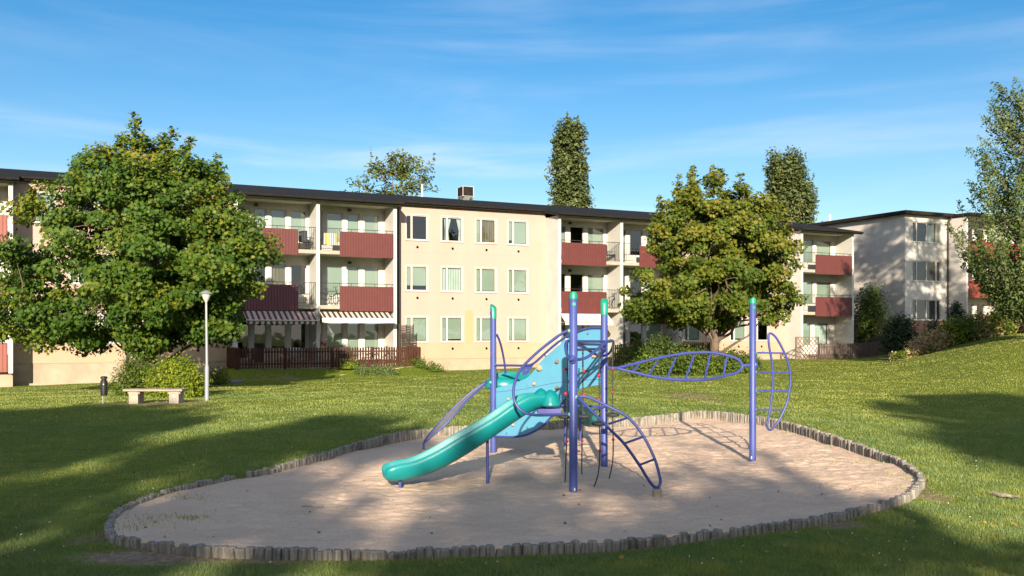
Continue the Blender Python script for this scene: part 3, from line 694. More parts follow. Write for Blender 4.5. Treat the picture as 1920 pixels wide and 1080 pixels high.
aw = awning(bl, U(606,2.3), U(738,2.3), 3.06, 2.72, 2.3, M_strB, False)
m = MB(); m.box(U(604,2.34), U(741,2.34), 2.32, 2.36, 2.50, 2.73, W); m.build('awning_valance', M_soffit, aw)
awning(bl, U(1060,2.2), U(1150,2.2), 3.10, 2.62, 2.2, M_soffit, False)

# ------------------------------------------------------------------ second building on the right
Z2 = 67.0; X2 = (1697-HX)/F*Z2
def W2(u, v, z): return (X2 + u*D[0] + v*N[0], Z2 + u*D[1] + v*N[1], z)
def U2(px, v=0.0):
    k = (px-HX)/F; return (k*(Z2+v*N[1]) - (X2+v*N[0])) / (D[0]-k*D[1])
b2 = thing('apartment_building', (X2, Z2, 1.0), 'roughcast white three storey block with hipped roof behind the slope on the right', 'building')
_W = W; _U = U
W = W2
uP = U2(1777); uF = U2(1815, PV)
wz = [(2.95,4.38),(5.70,7.13),(8.44,9.86)]
ops = [(U2(1711), U2(1764), a, b) for (a, b) in wz]
m = MB(); wall_open(m, 0, uP+1, 2.93, 10.45, ops); m.quad(W2(0,0,2.93),W2(0,0,10.45),W2(0,-12,10.45),W2(0,-12,2.93)); m.build('wall', M_wroc, b2)
m = MB(); m.quad(W2(0,.0,1.55),W2(uP+1,.0,1.55),W2(uP+1,.0,2.93),W2(0,.0,2.93)); m.quad(W2(0,0,1.55),W2(0,0,2.93),W2(0,-12,2.93),W2(0,-12,1.55)); m.build('pink_band', M_pink, b2)
m = MB(); m.box(.03, 20, -11.9, -.03, -.5, 1.55, W2); m.build('foundation', M_grey, b2)
for (a, b) in wz: window(b2, U2(1711), U2(1764), a, b, 0, (.15,.5,.84), ('none','none','none' if a < 8 else 'white','none' if a < 8 else 'blind'), tfun=W2)
m = MB(); m.box(uF-FT, uF, .0, PV, .5, 10.2, W2); m.build('partition_wall', M_wroc, b2)
m = MB(); m.box(uF+8.2, uF+8.4, .0, PV, .5, 10.2, W2); m.box(uF+4.0, uF+4.17, .0, PV, .5, 10.2, W2); m.build('partition_wall', M_wroc, b2)
F2 = [2.05, 4.80, 7.55]; FLs = FL; FL = F2
ops = []; wn = []
for z in F2:
    for q in (0, 4.17):
        for (fa, fb) in ((.08,.30),(.36,.62),(.70,.92)): ops.append((uF+q+4*fa, uF+q+4*fb, z+.6, z+2.13))
m = MB(); wall_open(m, uF-.01, uF+8.4, 1.5, 10.3, ops, -.005, .1); m.build('balcony_wall', M_panelw, b2)
for o_ in ops: window(b2, *o_, -.005, (), ('none',), sill=False, tfun=W2)
for z in F2:
    for q in (0, 4.17):
        if z > 3:
            m = MB(); m.box(uF+q, uF+q+4, 0, PV-.02, z-.16, z+.02, W2); m.build('balcony_slab', M_slab, b2)
        m = MB(); corrug(m, uF+q+.04, uF+q+3.9, PV+.04, z-.26, z+1.0); m.build('balcony_panel', M_brick, b2)
m = MB(); m.box(uF, uF+8.3, 0, PV, 10.2, 10.3, W2); m.build('soffit', M_soffit, b2)
m = MB(); m.box(.3, 20, -11.8, -11.6, 1, 10.4, W2); m.box(19.8, 20, -11.6, -.3, 1, 10.4, W2); m.box(.4, 19.6, -3.1, -3, 1, 10.3, W2)
for z in (1.9,4.65,7.4): m.box(.4, 19.6, -2.9, -.2, z, z+.1, W2)
m.build('interior_wall', M_dark, b2)
m = MB(); e = .45; zt = 10.52
A_, B_, C_, E_ = W2(-e,e,zt), W2(20+e,e,zt), W2(20+e,-12-e,zt), W2(-e,-12-e,zt); r0, r1 = W2(6,-6,zt+1.05), W2(14,-6,zt+1.05)
m.poly([A_,B_,r1,r0]); m.poly([B_,C_,r1]); m.poly([C_,E_,r0,r1]); m.poly([E_,A_,r0])
m.build('roof', M_brownroof, b2)
m = MB(); m.box(-e-.01,20+e,e-.0,e+.06,zt-.2,zt+.02,W2); m.box(-e-.06,-e,-12-e,e+.06,zt-.2,zt+.02,W2); m.box(-e,20+e,-12-e+.001,e-.001,zt-.19,zt-.15,W2)
m.box(uF-.3, 20+e, e, PV+.4, zt-.22, zt-.04, W2); m.build('eave', M_fascia, b2)
m = MB(); u = U2(1778,.12); m.tube([W2(u,.4,10.3),W2(u,.15,10.0),W2(u,.1,9.7),W2(u,.1,1.5)], .07, 8); m.tube([W2(u,.1,9.3),W2(u+.5,.9,9.6),W2(uF-.3,PV+.1,10.1)], .06, 8); m.build('downpipe', M_pipe, b2, True)
m = MB(); q = W2(-1.5+.0, -8, 0)
W = _W; FL = FLs
px_, py_ = P(1556, 418, 75)[0:2]
m = MB(); q = W2(3, -7, 0); m.tube([(P(1556,410,74).x, 74, 9.8), (P(1556,410,74).x, 74, P(1556,402,74).z)], .09, 8); m.build('roof_vent_pipe', M_frame, b2)

# ------------------------------------------------------------------ playground
FP = (.731, 11.44); LP = (-.298, 15.30); MP = (1.304, 13.57); RP = (3.585, 14.30)
pg = thing('climbing_frame', (.9, 13.2, 0), 'purple and teal climbing frame with slide, climbing wall and ladders in the sand pit', 'climbing frame')
def post(p, top, face):
    m = MB(); r = .05; seg = 24
    fx, fy = math.cos(face), math.sin(face)
    k = len(m.v)
    def ztop(a): return top - .02 - .03*math.cos(a-face)
    def zlow(a):
        d = abs((a-face+math.pi) % (2*math.pi) - math.pi); return top - (.22 if d < 1.35 else .07)
    for (zf, rr) in ((lambda a: -.15, r),(lambda a: ztop(a)-.012, r),(lambda a: ztop(a), r*.8)):
        for j in range(seg):
            a = 2*math.pi*j/seg; m.v.append((p[0]+rr*math.cos(a), p[1]+rr*math.sin(a), zf(a)))
    for q in range(2):
        for j in range(seg): j2=(j+1)%seg; m.f.append((q*seg+j, q*seg+j2, (q+1)*seg+j2, (q+1)*seg+j)); m.m.append(0)
    m.f.append(tuple(2*seg+j for j in range(seg))); m.m.append(0)
    o = m.build('post', M_post, pg, True)
    m = MB(); k = 0; r2 = r+.0025
    rows = ((zlow, r2),(lambda a: ztop(a)-.010, r2),(lambda a: ztop(a)+.004, r2*.82))
    for (zf, rr) in rows:
        for j in range(seg): a = 2*math.pi*j/seg; m.v.append((p[0]+rr*math.cos(a), p[1]+rr*math.sin(a), zf(a)))
    for q in range(2):
        for j in range(seg): j2=(j+1)%seg; m.f.append((q*seg+j, q*seg+j2, (q+1)*seg+j2, (q+1)*seg+j)); m.m.append(0)
    m.f.append(tuple(2*seg+j for j in range(seg))); m.m.append(0)
    m.build('cap', M_tealcap, o, True)
    m = MB(); bx, by = -fx, -fy; c = Vector((p[0]+bx*(r-.001), p[1]+by*(r-.001), top-.135))
    m.tube([c, c+Vector((bx,by,0))*.006], .022, 14); m.build('plug', M_tealcap, o)
    return o
post(FP, 2.40, R(95)); post(LP, 2.38, R(-35)); post(MP, 2.405, R(-88)); post(RP, 2.44, R(95))
m = MB(); m.box(FP[0]+.004,FP[0]+.022,FP[1]-.0535,FP[1]-.051,.05,.085); m.build('sticker', M_whitep, pg)
m = MB(); m.box(RP[0]-.04,RP[0]-.022,RP[1]-.052,RP[1]-.049,.06,.10); m.build('sticker', M_whitep, pg)
def pl(x, y, A=LP, B=MP, off=0.0):
    """point of image direction (x,y) on the vertical plane through posts A and B"""
    k = (x-HX)/F; dx, dy = B[0]-A[0], B[1]-A[1]; L = math.hypot(dx,dy); nx, ny = dy/L, -dx/L
    # (kY-Ax-nx*off)*ny' ...
    ax, ay = A[0]+nx*off, A[1]+ny*off
    Y = (ax*dy - ay*dx) / (k*dy - dx); return P(x, y, Y)
r1 = lambda x, y: (700+x/2.512, 520+y/2.512)
r2 = lambda x, y: (900+x/4.5, 540+y/4.5)
r3 = lambda x, y: (1020+x/4.696, 720+y/4.696)
r4 = lambda x, y: (1130+x/3.177, 540+y/3.177)
# climbing wall
topE = [(578,522),(640,505),(690,488),(728,470),(760,435),(800,385),(850,340),(900,298),(950,270),(1000,251),(1075,240)]
botE = [(1075,505),(1000,518),(950,538),(905,568),(870,612),(830,660),(790,700),(720,738),(650,750),(578,750)]
def panel_mb(off, thick):
    m = MB(); a = [pl(*r1(x,y), off=off) for x, y in topE]; b = [pl(*r1(x,y), off=off) for x, y in botE]
    ta, _ = smooth(a, [0]*len(a), 5, False); tb, _ = smooth(b, [0]*len(b), 5, False)
    dx, dy = MP[0]-LP[0], MP[1]-LP[1]; L = math.hypot(dx,dy); n = Vector((-dy/L, dx/L, 0))*thick
    tot = ta+tb; m.poly(tot); m.poly([p+n for p in tot][::-1])
    for i in range(len(tot)): j = (i+1)%len(tot); m.quad(tot[i], tot[i]+n, tot[j]+n, tot[j])
    return m
wl = panel_mb(0, .022).build('climbing_panel', M_bluepanel, pg)
m = MB()
for i in range(14):   # seam between the two boards
    t = [(578,540),(640,534),(700,528),(770,514),(850,498),(950,487),(1072,480)]
sp, _ = smooth([pl(*r1(x,y), off=.002) for x, y in t], [0]*len(t), 4, False)
m.tube(sp, .003, 5); m.build('seam', M_bluedark, wl)
for (x, y, g, s) in [(783,427,0,1.25),(865,397,1,.9),(758,502,0,.8),(865,520,1,.8),(637,573,0,.7),(603,633,0,.6),(658,695,0,.7),(1000,440,0,.7),(1040,370,0,.9)]:
    c = pl(*r1(x,y), off=.015); m = MB(); n0 = len(m.v)
    m.ball(c, .036*s, 9, 7, sc=(1.1,.8,1.0))
    for i in range(n0, len(m.v)):
        v = Vector(m.v[i]); w = 1+.28*noise.noise(v*26+Vector((x,0,0))); m.v[i] = tuple(c+(v-c)*w)
    m.build('climbing_hold', M_holdg if g else M_hold, wl, True)
m = MB()
for (x, y) in [(810,370),(720,438),(726,708),(628,735),(1010,265),(908,300)]: m.ball(pl(*r1(x,y), off=.006), .016, 10, 6)
m.build('bolt', M_bluedark, wl, True)
gp = [pl(*r1(x,y), off=.003) for x, y in [(700,415),(760,405),(728,455),(702,464)]]
m = MB(); m.poly(gp); m.poly([p+Vector((0,.012,0)) for p in gp][::-1]); m.build('gusset', M_post, wl)
TR = .0175
def tube_part(name, pts, r=TR, closed=False, sub=6, parent=None, m_=None, seg=12):
    m = MB(); m.tube(pts, r, seg, closed, sub); return m.build(name, m_ or M_tube, parent or pg, True)
tube_part('panel_rail', [pl(*r1(x,y), off=.01) for x, y in [(572,415),(640,415),(715,415),(755,405),(800,366),(850,322),(900,285),(950,259),(1000,243),(1040,238),(1085,238)]])
tube_part('panel_rail', [pl(*r1(x,y), off=.01) for x, y in [(572,750),(650,752),(720,742),(790,706),(832,664),(870,618),(905,575),(930,548)]])
def clamp(p, r=.028, m_=None, parent=None):
    m = MB(); m.ball(p, r, 12, 8); return m.build('clamp', m_ or M_mint, parent or pg, True)
clamp(P(*r1(576,415), 15.27), .026); clamp(P(*r1(576,750), 15.27), .024); clamp(P(*r1(552,495), 15.25), .024)
# loop rail on the front post
def fl(x, y):   # plane leaving the front post to the left, slightly deeper
    k = (r1(x,y)[0]-HX)/F; A = FP; d = (-1.0, .28); Y = (A[0]*d[1]-A[1]*d[0])/(k*d[1]-d[0]); return P(*r1(x,y), Y)
tube_part('hand_loop', [fl(x,y) for x, y in [(930,250),(905,256),(880,270),(800,330),(735,388),(690,440),(665,500),(660,550),(672,598),(705,633),(750,647),(800,649),(930,645)]])
clamp(P(*r1(925,252), 11.44)); clamp(P(*r1(926,645), 11.44)); clamp(P(*r1(955,565), 11.42))
# slide
SN = Vector((.27,-.963,0)); SA = (-1.5+SN.x*.2, 11.8+SN.y*.2); SB = (.5+SN.x*.2, 12.35+SN.y*.2)
def sp_(x, y): return pl(*r1(x,y), A=SA, B=SB)
bot = [(62,955),(75,962),(130,962),(200,950),(300,916),(400,865),(500,803),(600,735),(680,680),(740,642),(800,616),(875,612)]
top = [(58,925),(68,903),(120,883),(200,866),(300,820),(400,760),(500,703),(580,655),(640,612),(700,574),(760,553),(870,552)]
def tile(lst):
    v = [sp_(x,y) for x, y in lst]; v, _ = smooth(v, [0]*len(v), 4, False); return v
bt, tp = tile(bot), tile(top)
m = MB(); ns = len(bt)
prof = [(.00,1.0),(-.012,.93),(-.02,.80),(-.01,.45),(.02,.15),(.07,.0),(.33,.0),(.38,.15),(.41,.45),(.42,.80),(.412,.93),(.40,1.0),(.375,1.0),(.36,.85),(.34,.42),(.30,.25),(.10,.25),(.06,.42),(.04,.85),(.025,1.0)]
for i in range(ns):
    s = (i/(ns-1)); e = 1.0
    wsc = min(1, .62+.38*math.sqrt(min(1, i/6)))
    for (w, h) in prof:
        c = bt[i].lerp(tp[i], h); ww = .2+(w-.2)*wsc; c = c - SN*ww; m.v.append(tuple(c))
K = len(prof)
for i in range(ns-1):
    for j in range(K): j2=(j+1)%K; m.f.append((i*K+j, i*K+j2, (i+1)*K+j2, (i+1)*K+j)); m.m.append(0)
m.f.append(tuple(range(K-1,-1,-1))); m.m.append(0); m.f.append(tuple((ns-1)*K+j for j in range(K))); m.m.append(0)
slide = m.build('slide', M_teal, pg, True)
m = MB(); pr = [(.0,.012),(.095,.0),(.128,.02),(.130,.045),(.125,.055),(.112,.115),(.085,.165),(.052,.195),(.022,.216),(.0,.224)]
c0 = sp_(834,612); c1_ = c0 - SN*.40
m.lathe(pr, (c0.x, c0.y+.03, c0.z), 20); m.lathe(pr, (c1_.x, c1_.y-.03, c1_.z), 20); m.build('slide_hood', M_teal, slide, True)
def vpost(name, x0, y0, z0, z1, r, m_=None, parent=None, lean=(0,0)):
    m = MB(); m.tube([(x0,y0,z0),(x0+lean[0],y0+lean[1],z1)], r, 12); return m.build(name, m_ or M_tube, parent or pg, True)
vpost('slide_leg', -.31, 12.13, -.1, .60, .02); vpost('slide_leg', -1.376, 11.8, -.1, .12, .02)
# small platform under the hood
m = MB(); a = sp_(775,620); b_ = sp_(872,620)
m.box8([Vector((a.x,a.y,.90)),Vector((b_.x+.03,b_.y,.90)),Vector((b_.x+.03,b_.y+.62,.90)),Vector((a.x,a.y+.62,.90)),Vector((a.x,a.y,.965)),Vector((b_.x+.03,b_.y,.965)),Vector((b_.x+.03,b_.y+.62,.965)),Vector((a.x,a.y+.62,.965))]); m.build('platform', M_bluedark, pg)
tube_part('platform_rail', [P(*r1(888,604),13.2), P(*r1(980,606),13.4), P(*r1(1075,608),13.55)], sub=0)
# rear slide
m = MB()
def rear_profile(c, d, w, h):
    s = d.cross(Vector((0,0,1))).normalized(); out_ = []
    for (a, b) in [(-1,1),(-1.06,.6),(-.9,.1),(-.6,-.1),(.6,-.1),(.9,.1),(1.06,.6),(1,1),(.9,1),(.82,.4),(.5,.08),(-.5,.08),(-.82,.4),(-.9,1)]: out_.append(c + s*(a*w) + Vector((0,0,b*h)))
    return out_
pth = [P(930,722,15.9), P(965,716,16.0), P(1010,725,16.3), P(1050,752,16.7), P(1080,778,17.0), P(1098,793,17.3), P(1112,799,17.5)]
pth, _ = smooth(pth, [0]*len(pth), 4, False); K = 14
for i, c in enumerate(pth):
    d = pth[min(i+1,len(pth)-1)]-pth[max(i-1,0)]; m.v += [tuple(v) for v in rear_profile(c, d, .22, .17)]
for i in range(len(pth)-1):
    for j in range(K): j2=(j+1)%K; m.f.append((i*K+j, i*K+j2, (i+1)*K+j2, (i+1)*K+j)); m.m.append(0)
m.f.append(tuple(range(K-1,-1,-1))); m.m.append(0); m.f.append(tuple((len(pth)-1)*K+j for j in range(K))); m.m.append(0)
rs_ = m.build('slide', M_teal, pg, True); tag(rs_, 'second teal slide behind the climbing wall')
m = MB(); c = P(945,729,15.85); m.lathe([(0,0),(.26,.0),(.29,.03),(.285,.08),(.26,.15),(.20,.185),(0,.195)], (c.x,c.y,c.z), 20, sc=(1.1,.7,1)); m.build('slide_hood', M_teal, rs_, True)
tube_part('hand_rail', [P(*r1(582,270),15.35), P(*r1(598,310),15.5), P(*r1(612,370),15.7), P(*r1(621,430),15.8), P(*r1(622,468),15.85)])
q = onG(1059.5, 841); vpost('platform_leg', .89, 16.1, -.1, .95, .02); vpost('platform_leg', 1.2, 16.9, -.1, .62, .022)
# net leaf on the left
inv = lambda L: [((x-700)*2.512, (y-520)*2.512) for x, y in L]
u1_ = inv([(912,717),(889,731),(867,749),(845,770),(824,793),(807,812),(795,830)]); u2_ = inv([(914,719),(898,735),(881,753),(864,774),(846,795),(822,813),(796,831)])
u2_ = [(b[0]*.6+a[0]*.4, b[1]*.6+a[1]*.4) for a, b in zip(u1_, u2_)]
def ly(i, n, w): t = i/(n-1); return 15.25 + (14.74-15.25)*t + w*math.sin(math.pi*t)
A1 = [P(*r1(x,y), ly(i,7,.16)) for i,(x,y) in enumerate(u1_)]; A2 = [P(*r1(x,y), ly(i,7,-.16)) for i,(x,y) in enumerate(u2_)]
leaf = tube_part('net_frame', A1 + A2[::-1][1:-1], .016, True, 5)
S1, _ = smooth(A1, [0]*7, 4, False); S2, _ = smooth(A2, [0]*7, 4, False)
m = MB()
for i in range(len(S1)-1): m.quad(S1[i], S1[i+1], S2[i+1], S2[i])
m.build('membrane', M_net, leaf)
e_ = P(*r1(237,780), 14.74); tube_part('net_stem', [e_, Vector((e_.x, e_.y, .12))], .018, sub=0)
def footing(x, y, z1=.14, r=.055):
    m = MB(); n0 = len(m.v); m.lathe([(0,-.1),(r,-.1),(r*1.02,z1*.5),(r*.96,z1-.01),(r*.85,z1),(0,z1)], (x,y,0), 12)
    for i in range(len(m.v)): v = Vector(m.v[i]); m.v[i] = tuple(v + Vector((1,1,0))*.006*noise.noise(v*14))
    return m.build('footing', M_conc, pg, True)
footing(e_.x, e_.y); footing(1.683, 11.14, .12)
# arched ladder front right
inn = [(962,566),(985,585),(1040,640),(1110,712),(1180,782),(1250,880),(1290,945),(1318,982)]
ou_ = [(962,564),(1010,564),(1100,605),(1200,660),(1270,745),(1325,855),(1350,945),(1350,975)]
def yy(i, n, w): t = i/(n-1); return 11.42 + (11.14-11.42)*t + w*math.sin(math.pi*min(1,t*1.0))
I_ = [P(*r1(x,y), yy(i,8,-.14)) for i,(x,y) in enumerate(inn)]; O_ = [P(*r1(x,y), yy(i,8,.14)) for i,(x,y) in enumerate(ou_)]
tip = P(*r1(1337,990), 11.14)
lad = tube_part('arched_ladder', O_ + [tip] + I_[::-1][:-1], .0175, True, 6)
def rung(parent, ax, ay, bx, by, ya, yb, rr=r1, r=.0135): m = MB(); m.tube([P(*rr(ax,ay), ya), P(*rr(bx,by), yb)], r, 10); return m.build('rung', M_tube, parent, True)
for (a, b, t) in (((1040,625),(1100,608),.28),((1110,690),(1200,661),.42),((1183,782),(1274,750),.58),((1256,883),(1326,856),.76)):
    yb0 = 11.42-.28*t; w = .14*math.sin(math.pi*t); rung(lad, *a, *b, yb0-w, yb0+w)
tube_part('ladder_stem', [tip, Vector((tip.x, tip.y, .12))], .02, sub=0)
m = MB(); m.ball((tip.x, tip.y, .13), .035, 12, 6, sc=(1,1,.35)); m.build('stem_flange', M_tube, pg, True)
# monkey bar leaf between mid post and right post
up_ = [(90,476),(200,449),(300,424),(450,395),(550,385),(650,385),(750,404),(805,425),(828,452)]
lo_ = [(100,482),(200,505),(300,528),(400,543),(500,547),(620,545),(720,525),(800,503),(829,476)]
def my(x, w): t = (x+0)/880; s = min(1,max(0,(x-90)/740)); return 13.57+(14.3-13.57)*t + w*math.sin(math.pi*s)
Uu = [P(*r4(x,y), my(x,.17)) for x,y in up_]; Ll = [P(*r4(x,y), my(x,-.17)) for x,y in lo_]
mk = tube_part('monkey_bars', Uu + Ll[::-1], .021, True, 6)
for (a, b) in (((213,462),(170,499)),((325,440),(275,515)),((437,415),(383,535)),((545,400),(492,543)),((640,398),(608,538)),((738,413),(720,518))):
    rung(mk, *a, *b, my(a[0],.17), my(b[0],-.17), r4, .0155)
tube_part('bar_stem', [P(*r4(0,475), 13.57), P(*r4(95,478), my(95,0))], .022, sub=0); tube_part('bar_stem', [P(*r4(828,462), my(828,0)), P(*r4(893,460), 14.3)], .022, sub=0)
m = MB(); m.ball(P(*r4(908,460), 14.3), .05, 14, 10, sc=(.9,1,1.2)); m.build('clamp', M_tube, pg, True)
m = MB(); m.ball(P(*r2(1025,675), 13.55), .05, 14, 10, sc=(.75,1,1.3)); m.build('clamp', M_tube, pg, True)
m = MB(); m.ball(P(*r2(782,605), 11.40), .045, 14, 10, sc=(.9,1,1.25)); m.build('clamp', M_tube, pg, True)
# right leaf ladder
lf = [(1000,270),(988,285),(992,350),(1005,420),(1014,500),(1012,600),(1000,700),(985,790),(980,825),(995,845),(1020,830),(1060,770),(1095,690),(1114,600),(1118,520),(1100,430),(1065,350),(1030,292)]
def ry(x): return 14.3 + (x-905)/3.177/1800*14.3*.25
ll = tube_part('side_ladder', [P(*r4(x,y), ry(x)) for x,y in lf], .017, True, 6)
for (y, x1) in ((385,1083),(500,1112),(610,1112),(723,1080)):
    rung(ll, 905, y, x1, y+3, 14.3, ry(x1), r4, .0135); clamp(P(*r4(909,y), 14.29), .021)
# top ring with hanging ropes
ring = [(782,605,11.35),(840,603,11.6),(895,588,11.7),(950,551,11.8),(1000,508,11.95),(1050,470,12.1),(1095,445,12.4),(1122,450,12.7),(1124,480,12.9),(1105,530,13.1),(1080,558,13.3),(1035,572,13.2),(975,560,13.0),(925,532,12.8),(880,500,12.6),(850,490,12.4),(800,470,12.2),(755,448,11.9),(728,462,11.7),(722,495,11.6),(732,555,11.5),(755,595,11.38)]
rg = tube_part('top_ring', [P(*r2(x,y), Y) for x,y,Y in ring], .0185, True, 4)
for (y, yb) in ((450,452),(472,478),(522,512)):
    tube_part('cross_bar', [P(*r2(800,y), 11.5), P(*r2(1060 if y != 450 else 1100,yb), 13.45 if y != 450 else 12.6)], .0165, sub=0)
ropes = [(913,310,913,657,903,985,12.04,[433,548,773],(905,657)),(987,330,985,655,982,940,12.86,[443,552,770],(992,655)),(1063,340,1063,690,1035,998,11.83,[462,577,817],(1062,690)),(1127,318,1127,648,1108,960,12.48,[429,541,765],(1127,648))]
for (x0,y0,x1,y1,x2,y2,Y,beads,dk) in ropes:
    yb = y2; s = Y
    if x1 == 1063: pts = [(1063,340),(1064,500),(1066,690),(1067,830),(1058,930),(1035,998)]
    elif x1 == 1127: pts = [(1127,318),(1127,500),(1127,650),(1130,800),(1125,880),(1108,960)]
    elif x1 == 913: pts = [(914,310),(914,500),(913,650),(910,780),(906,880),(903,985)]
    else: pts = [(987,330),(987,500),(986,650),(983,780),(982,860),(982,940)]
    rp = tube_part('rope', [P(*r1(a,b), s) for a,b in pts], .0085, sub=5, m_=M_rubber, seg=7)
    # chain links as little knobs along the upper rope
    m = MB(); q0 = P(*r1(*pts[0]), s); q1 = P(*r1(*pts[2]), s); n = 22
    for i in range(n): m.ball(q0.lerp(q1, i/n), .0125, 6, 4, sc=(1,1,1.1))
    m.build('rope_knot', M_rubber, rp)
    for b in beads: m = MB(); m.ball(P(*r1(dk[0] if b < y1 else pts[3][0], b), s), .02, 12, 8); m.build('bead', M_bead, rp, True)
    m = MB(); c = P(*r1(*dk), s); m.lathe([(0,-.02),(.07,-.02),(.088,-.012),(.094,.002),(.088,.014),(.05,.026),(.02,.034),(.017,.06),(0,.062)], c, 20); m.build('disc_step', M_rubber, rp, True)

# ------------------------------------------------------------------ fences
def picket_fence(name, label, pts, h, ma, parent_cat='fence', pitch=.135, pw=.09, zoff=0, pointed=True, group=None, zf=None):
    t = thing(name, (pts[0][0], pts[0][1], 0), label, parent_cat, group)
    m = MB(); mr_ = MB(); mp_ = MB()
    for (a, b) in zip(pts[:-1], pts[1:]):
        a = Vector((a[0],a[1],0)); b = Vector((b[0],b[1],0)); L = (b-a).length; d = (b-a)/L; n = Vector((d.y,-d.x,0)); k = int(L/pitch)
        zg = lambda p: (zf if zf is not None else g1(p.x,p.y)) + zoff
        for i in range(k+1):
            c = a + d*(i*L/k); z0 = zg(c)+.04+random.uniform(-.01,.01); z1 = z0+h-.04+random.uniform(-.015,.015)
            w = pw/2*random.uniform(.93,1.05); f = n*.022; bk = n*.0; lean = d*random.uniform(-.008,.008)
            q = [c-d*w, c+d*w]
            base = [q[0]+bk, q[1]+bk, q[1]+f, q[0]+f]
            m.box8([p+Vector((0,0,z0)) for p in base] + [p+lean+Vector((0,0,z1-(.05 if pointed else 0))) for p in base])
            if pointed:
                tp0 = [p+lean+Vector((0,0,z1-.05)) for p in base]; t1, t2 = c+lean+bk+Vector((0,0,z1)), c+lean+f+Vector((0,0,z1))
                m.poly([tp0[3],tp0[2],t2]); m.poly([tp0[0],t1,tp0[1]]); m.quad(tp0[0],tp0[3],t2,t1); m.quad(tp0[1],t1,t2,tp0[2])
        for hh in (.2, h-.25):
            ns_ = max(1, int(L/2))
            for i in range(ns_):
                p0 = a+d*L*i/ns_; p1 = a+d*L*(i+1)/ns_; z0 = zg(p0)+hh; z1 = zg(p1)+hh; bk = -n*.002; b2_ = -n*.04
                mr_.box8([p0+b2_+Vector((0,0,z0)),p1+b2_+Vector((0,0,z1)),p1+bk+Vector((0,0,z1)),p0+bk+Vector((0,0,z0)),p0+b2_+Vector((0,0,z0+.07)),p1+b2_+Vector((0,0,z1+.07)),p1+bk+Vector((0,0,z1+.07)),p0+bk+Vector((0,0,z0+.07))])
        kk = max(1, int(L/2.0))
        for i in range(kk+1):
            c = a+d*(L*i/kk) - n*.08; z0 = zg(c); mp_.box(c.x-.04,c.x+.04,c.y-.035,c.y+.035,z0-.3,z0+h*.96)
    m.build('picket_row', ma, t); mr_.build('rail', ma, t); mp_.build('fence_post', ma, t)
    return t
def w2(u, v): q = W(u, v, 0); return (q[0], q[1])
fa0, fa1 = U(444,3.05), U(787,3.05)
picket_fence('picket_fence', 'dark brown picket fence round the terrace under the striped awnings', [w2(fa0,.5), w2(fa0,3.05), w2(fa1,3.05), w2(fa1,1.2)], 1.02, M_fence, zf=TER)
picket_fence('picket_fence', 'dark picket fence half hidden behind the maple on the right', [w2(U(1150,2.6),2.6), w2(U(1330,2.6),2.6)], 1.25, M_fence)
picket_fence('picket_fence', 'short weathered picket fence beside the lattice at the right end', [w2(U(1537,3.4),3.4), w2(U(1661,3.4),3.4)], 1.0, M_fence2, pointed=False)
picket_fence('picket_fence', 'small weathered fence return behind the short picket fence', [w2(U(1661,3.4),3.4), w2(U(1640,3.4)+2.2,.8), w2(U(1604,.5)+.5,.8)], 1.25, M_fence2, pointed=False, pitch=.11)
# lattice
lt = thing('lattice_screen', W(U(1493,3.2),3.2,.3), 'pale brown diamond lattice screen left of the short picket fence', 'screen')
m = MB(); a, b = U(1493,3.2), U(1534,3.2); zb, zt_ = g1(*w2(a,3.2)), g1(*w2(a,3.2))+1.42
n = 9; hgt = zt_-zb
for s in (1,-1):
    k = -int(hgt/.3)-1
    while k < (b-a)/.3+hgt/.3+1:
        x0 = a + k*.3
        # line u = x0 + s*t, z = zb + t
        t0, t1 = 0, hgt
        if s == 1: t0 = max(t0, a-x0); t1 = min(t1, b-x0)
        else: t0 = max(t0, x0-b); t1 = min(t1, x0-a)
        if t1 > t0+.02: m.tube([W(x0+s*t0,3.2+.012*s,zb+t0), W(x0+s*t1,3.2+.012*s,zb+t1)], .024, 4)
        k += 1
m.build('slats', M_lat, lt); m = MB()
for (a0,b0,c0_,d0) in ((a-.05,a,zb-.2,zt_+.03),(b,b+.05,zb-.2,zt_+.03)): m.box(a0,b0,3.16,3.24,c0_,d0,W)
m.box(a,b,3.17,3.23,zt_,zt_+.04,W); m.box(a,b,3.17,3.23,zb,zb+.04,W); m.build('frame', M_lat, lt)
# wattle screen
wt = thing('wattle_screen', W(U(747,1.7),1.7,.3), 'dark woven wattle screen standing against the yellow wall', 'screen')
m = MB(); a, b = U(748,1.2), U(775,1.2)
for i in range(26):
    z = 1.0+i*.055; m.tube([W(a+(b-a)*t, 1.2+.02*math.sin(t*9+math.pi*(i%2)), z+random.uniform(-.01,.01)) for t in (0,.17,.34,.5,.67,.84,1)], .022, 5)
m.build('rods', M_wattle, wt); m = MB()
for t in (0,.5,1): m.tube([W(a+(b-a)*t,1.2,.1),W(a+(b-a)*t,1.2,2.45)], .03, 6)
m.build('stakes', M_wattle, wt)
# terrace paving (inside fence)
m = MB(); m.box(fa0+.1, fa1-.1, PV+.01, 2.9, TER-.5, TER+.012, W); tag(m.build('terrace', M_slab), kind='structure')
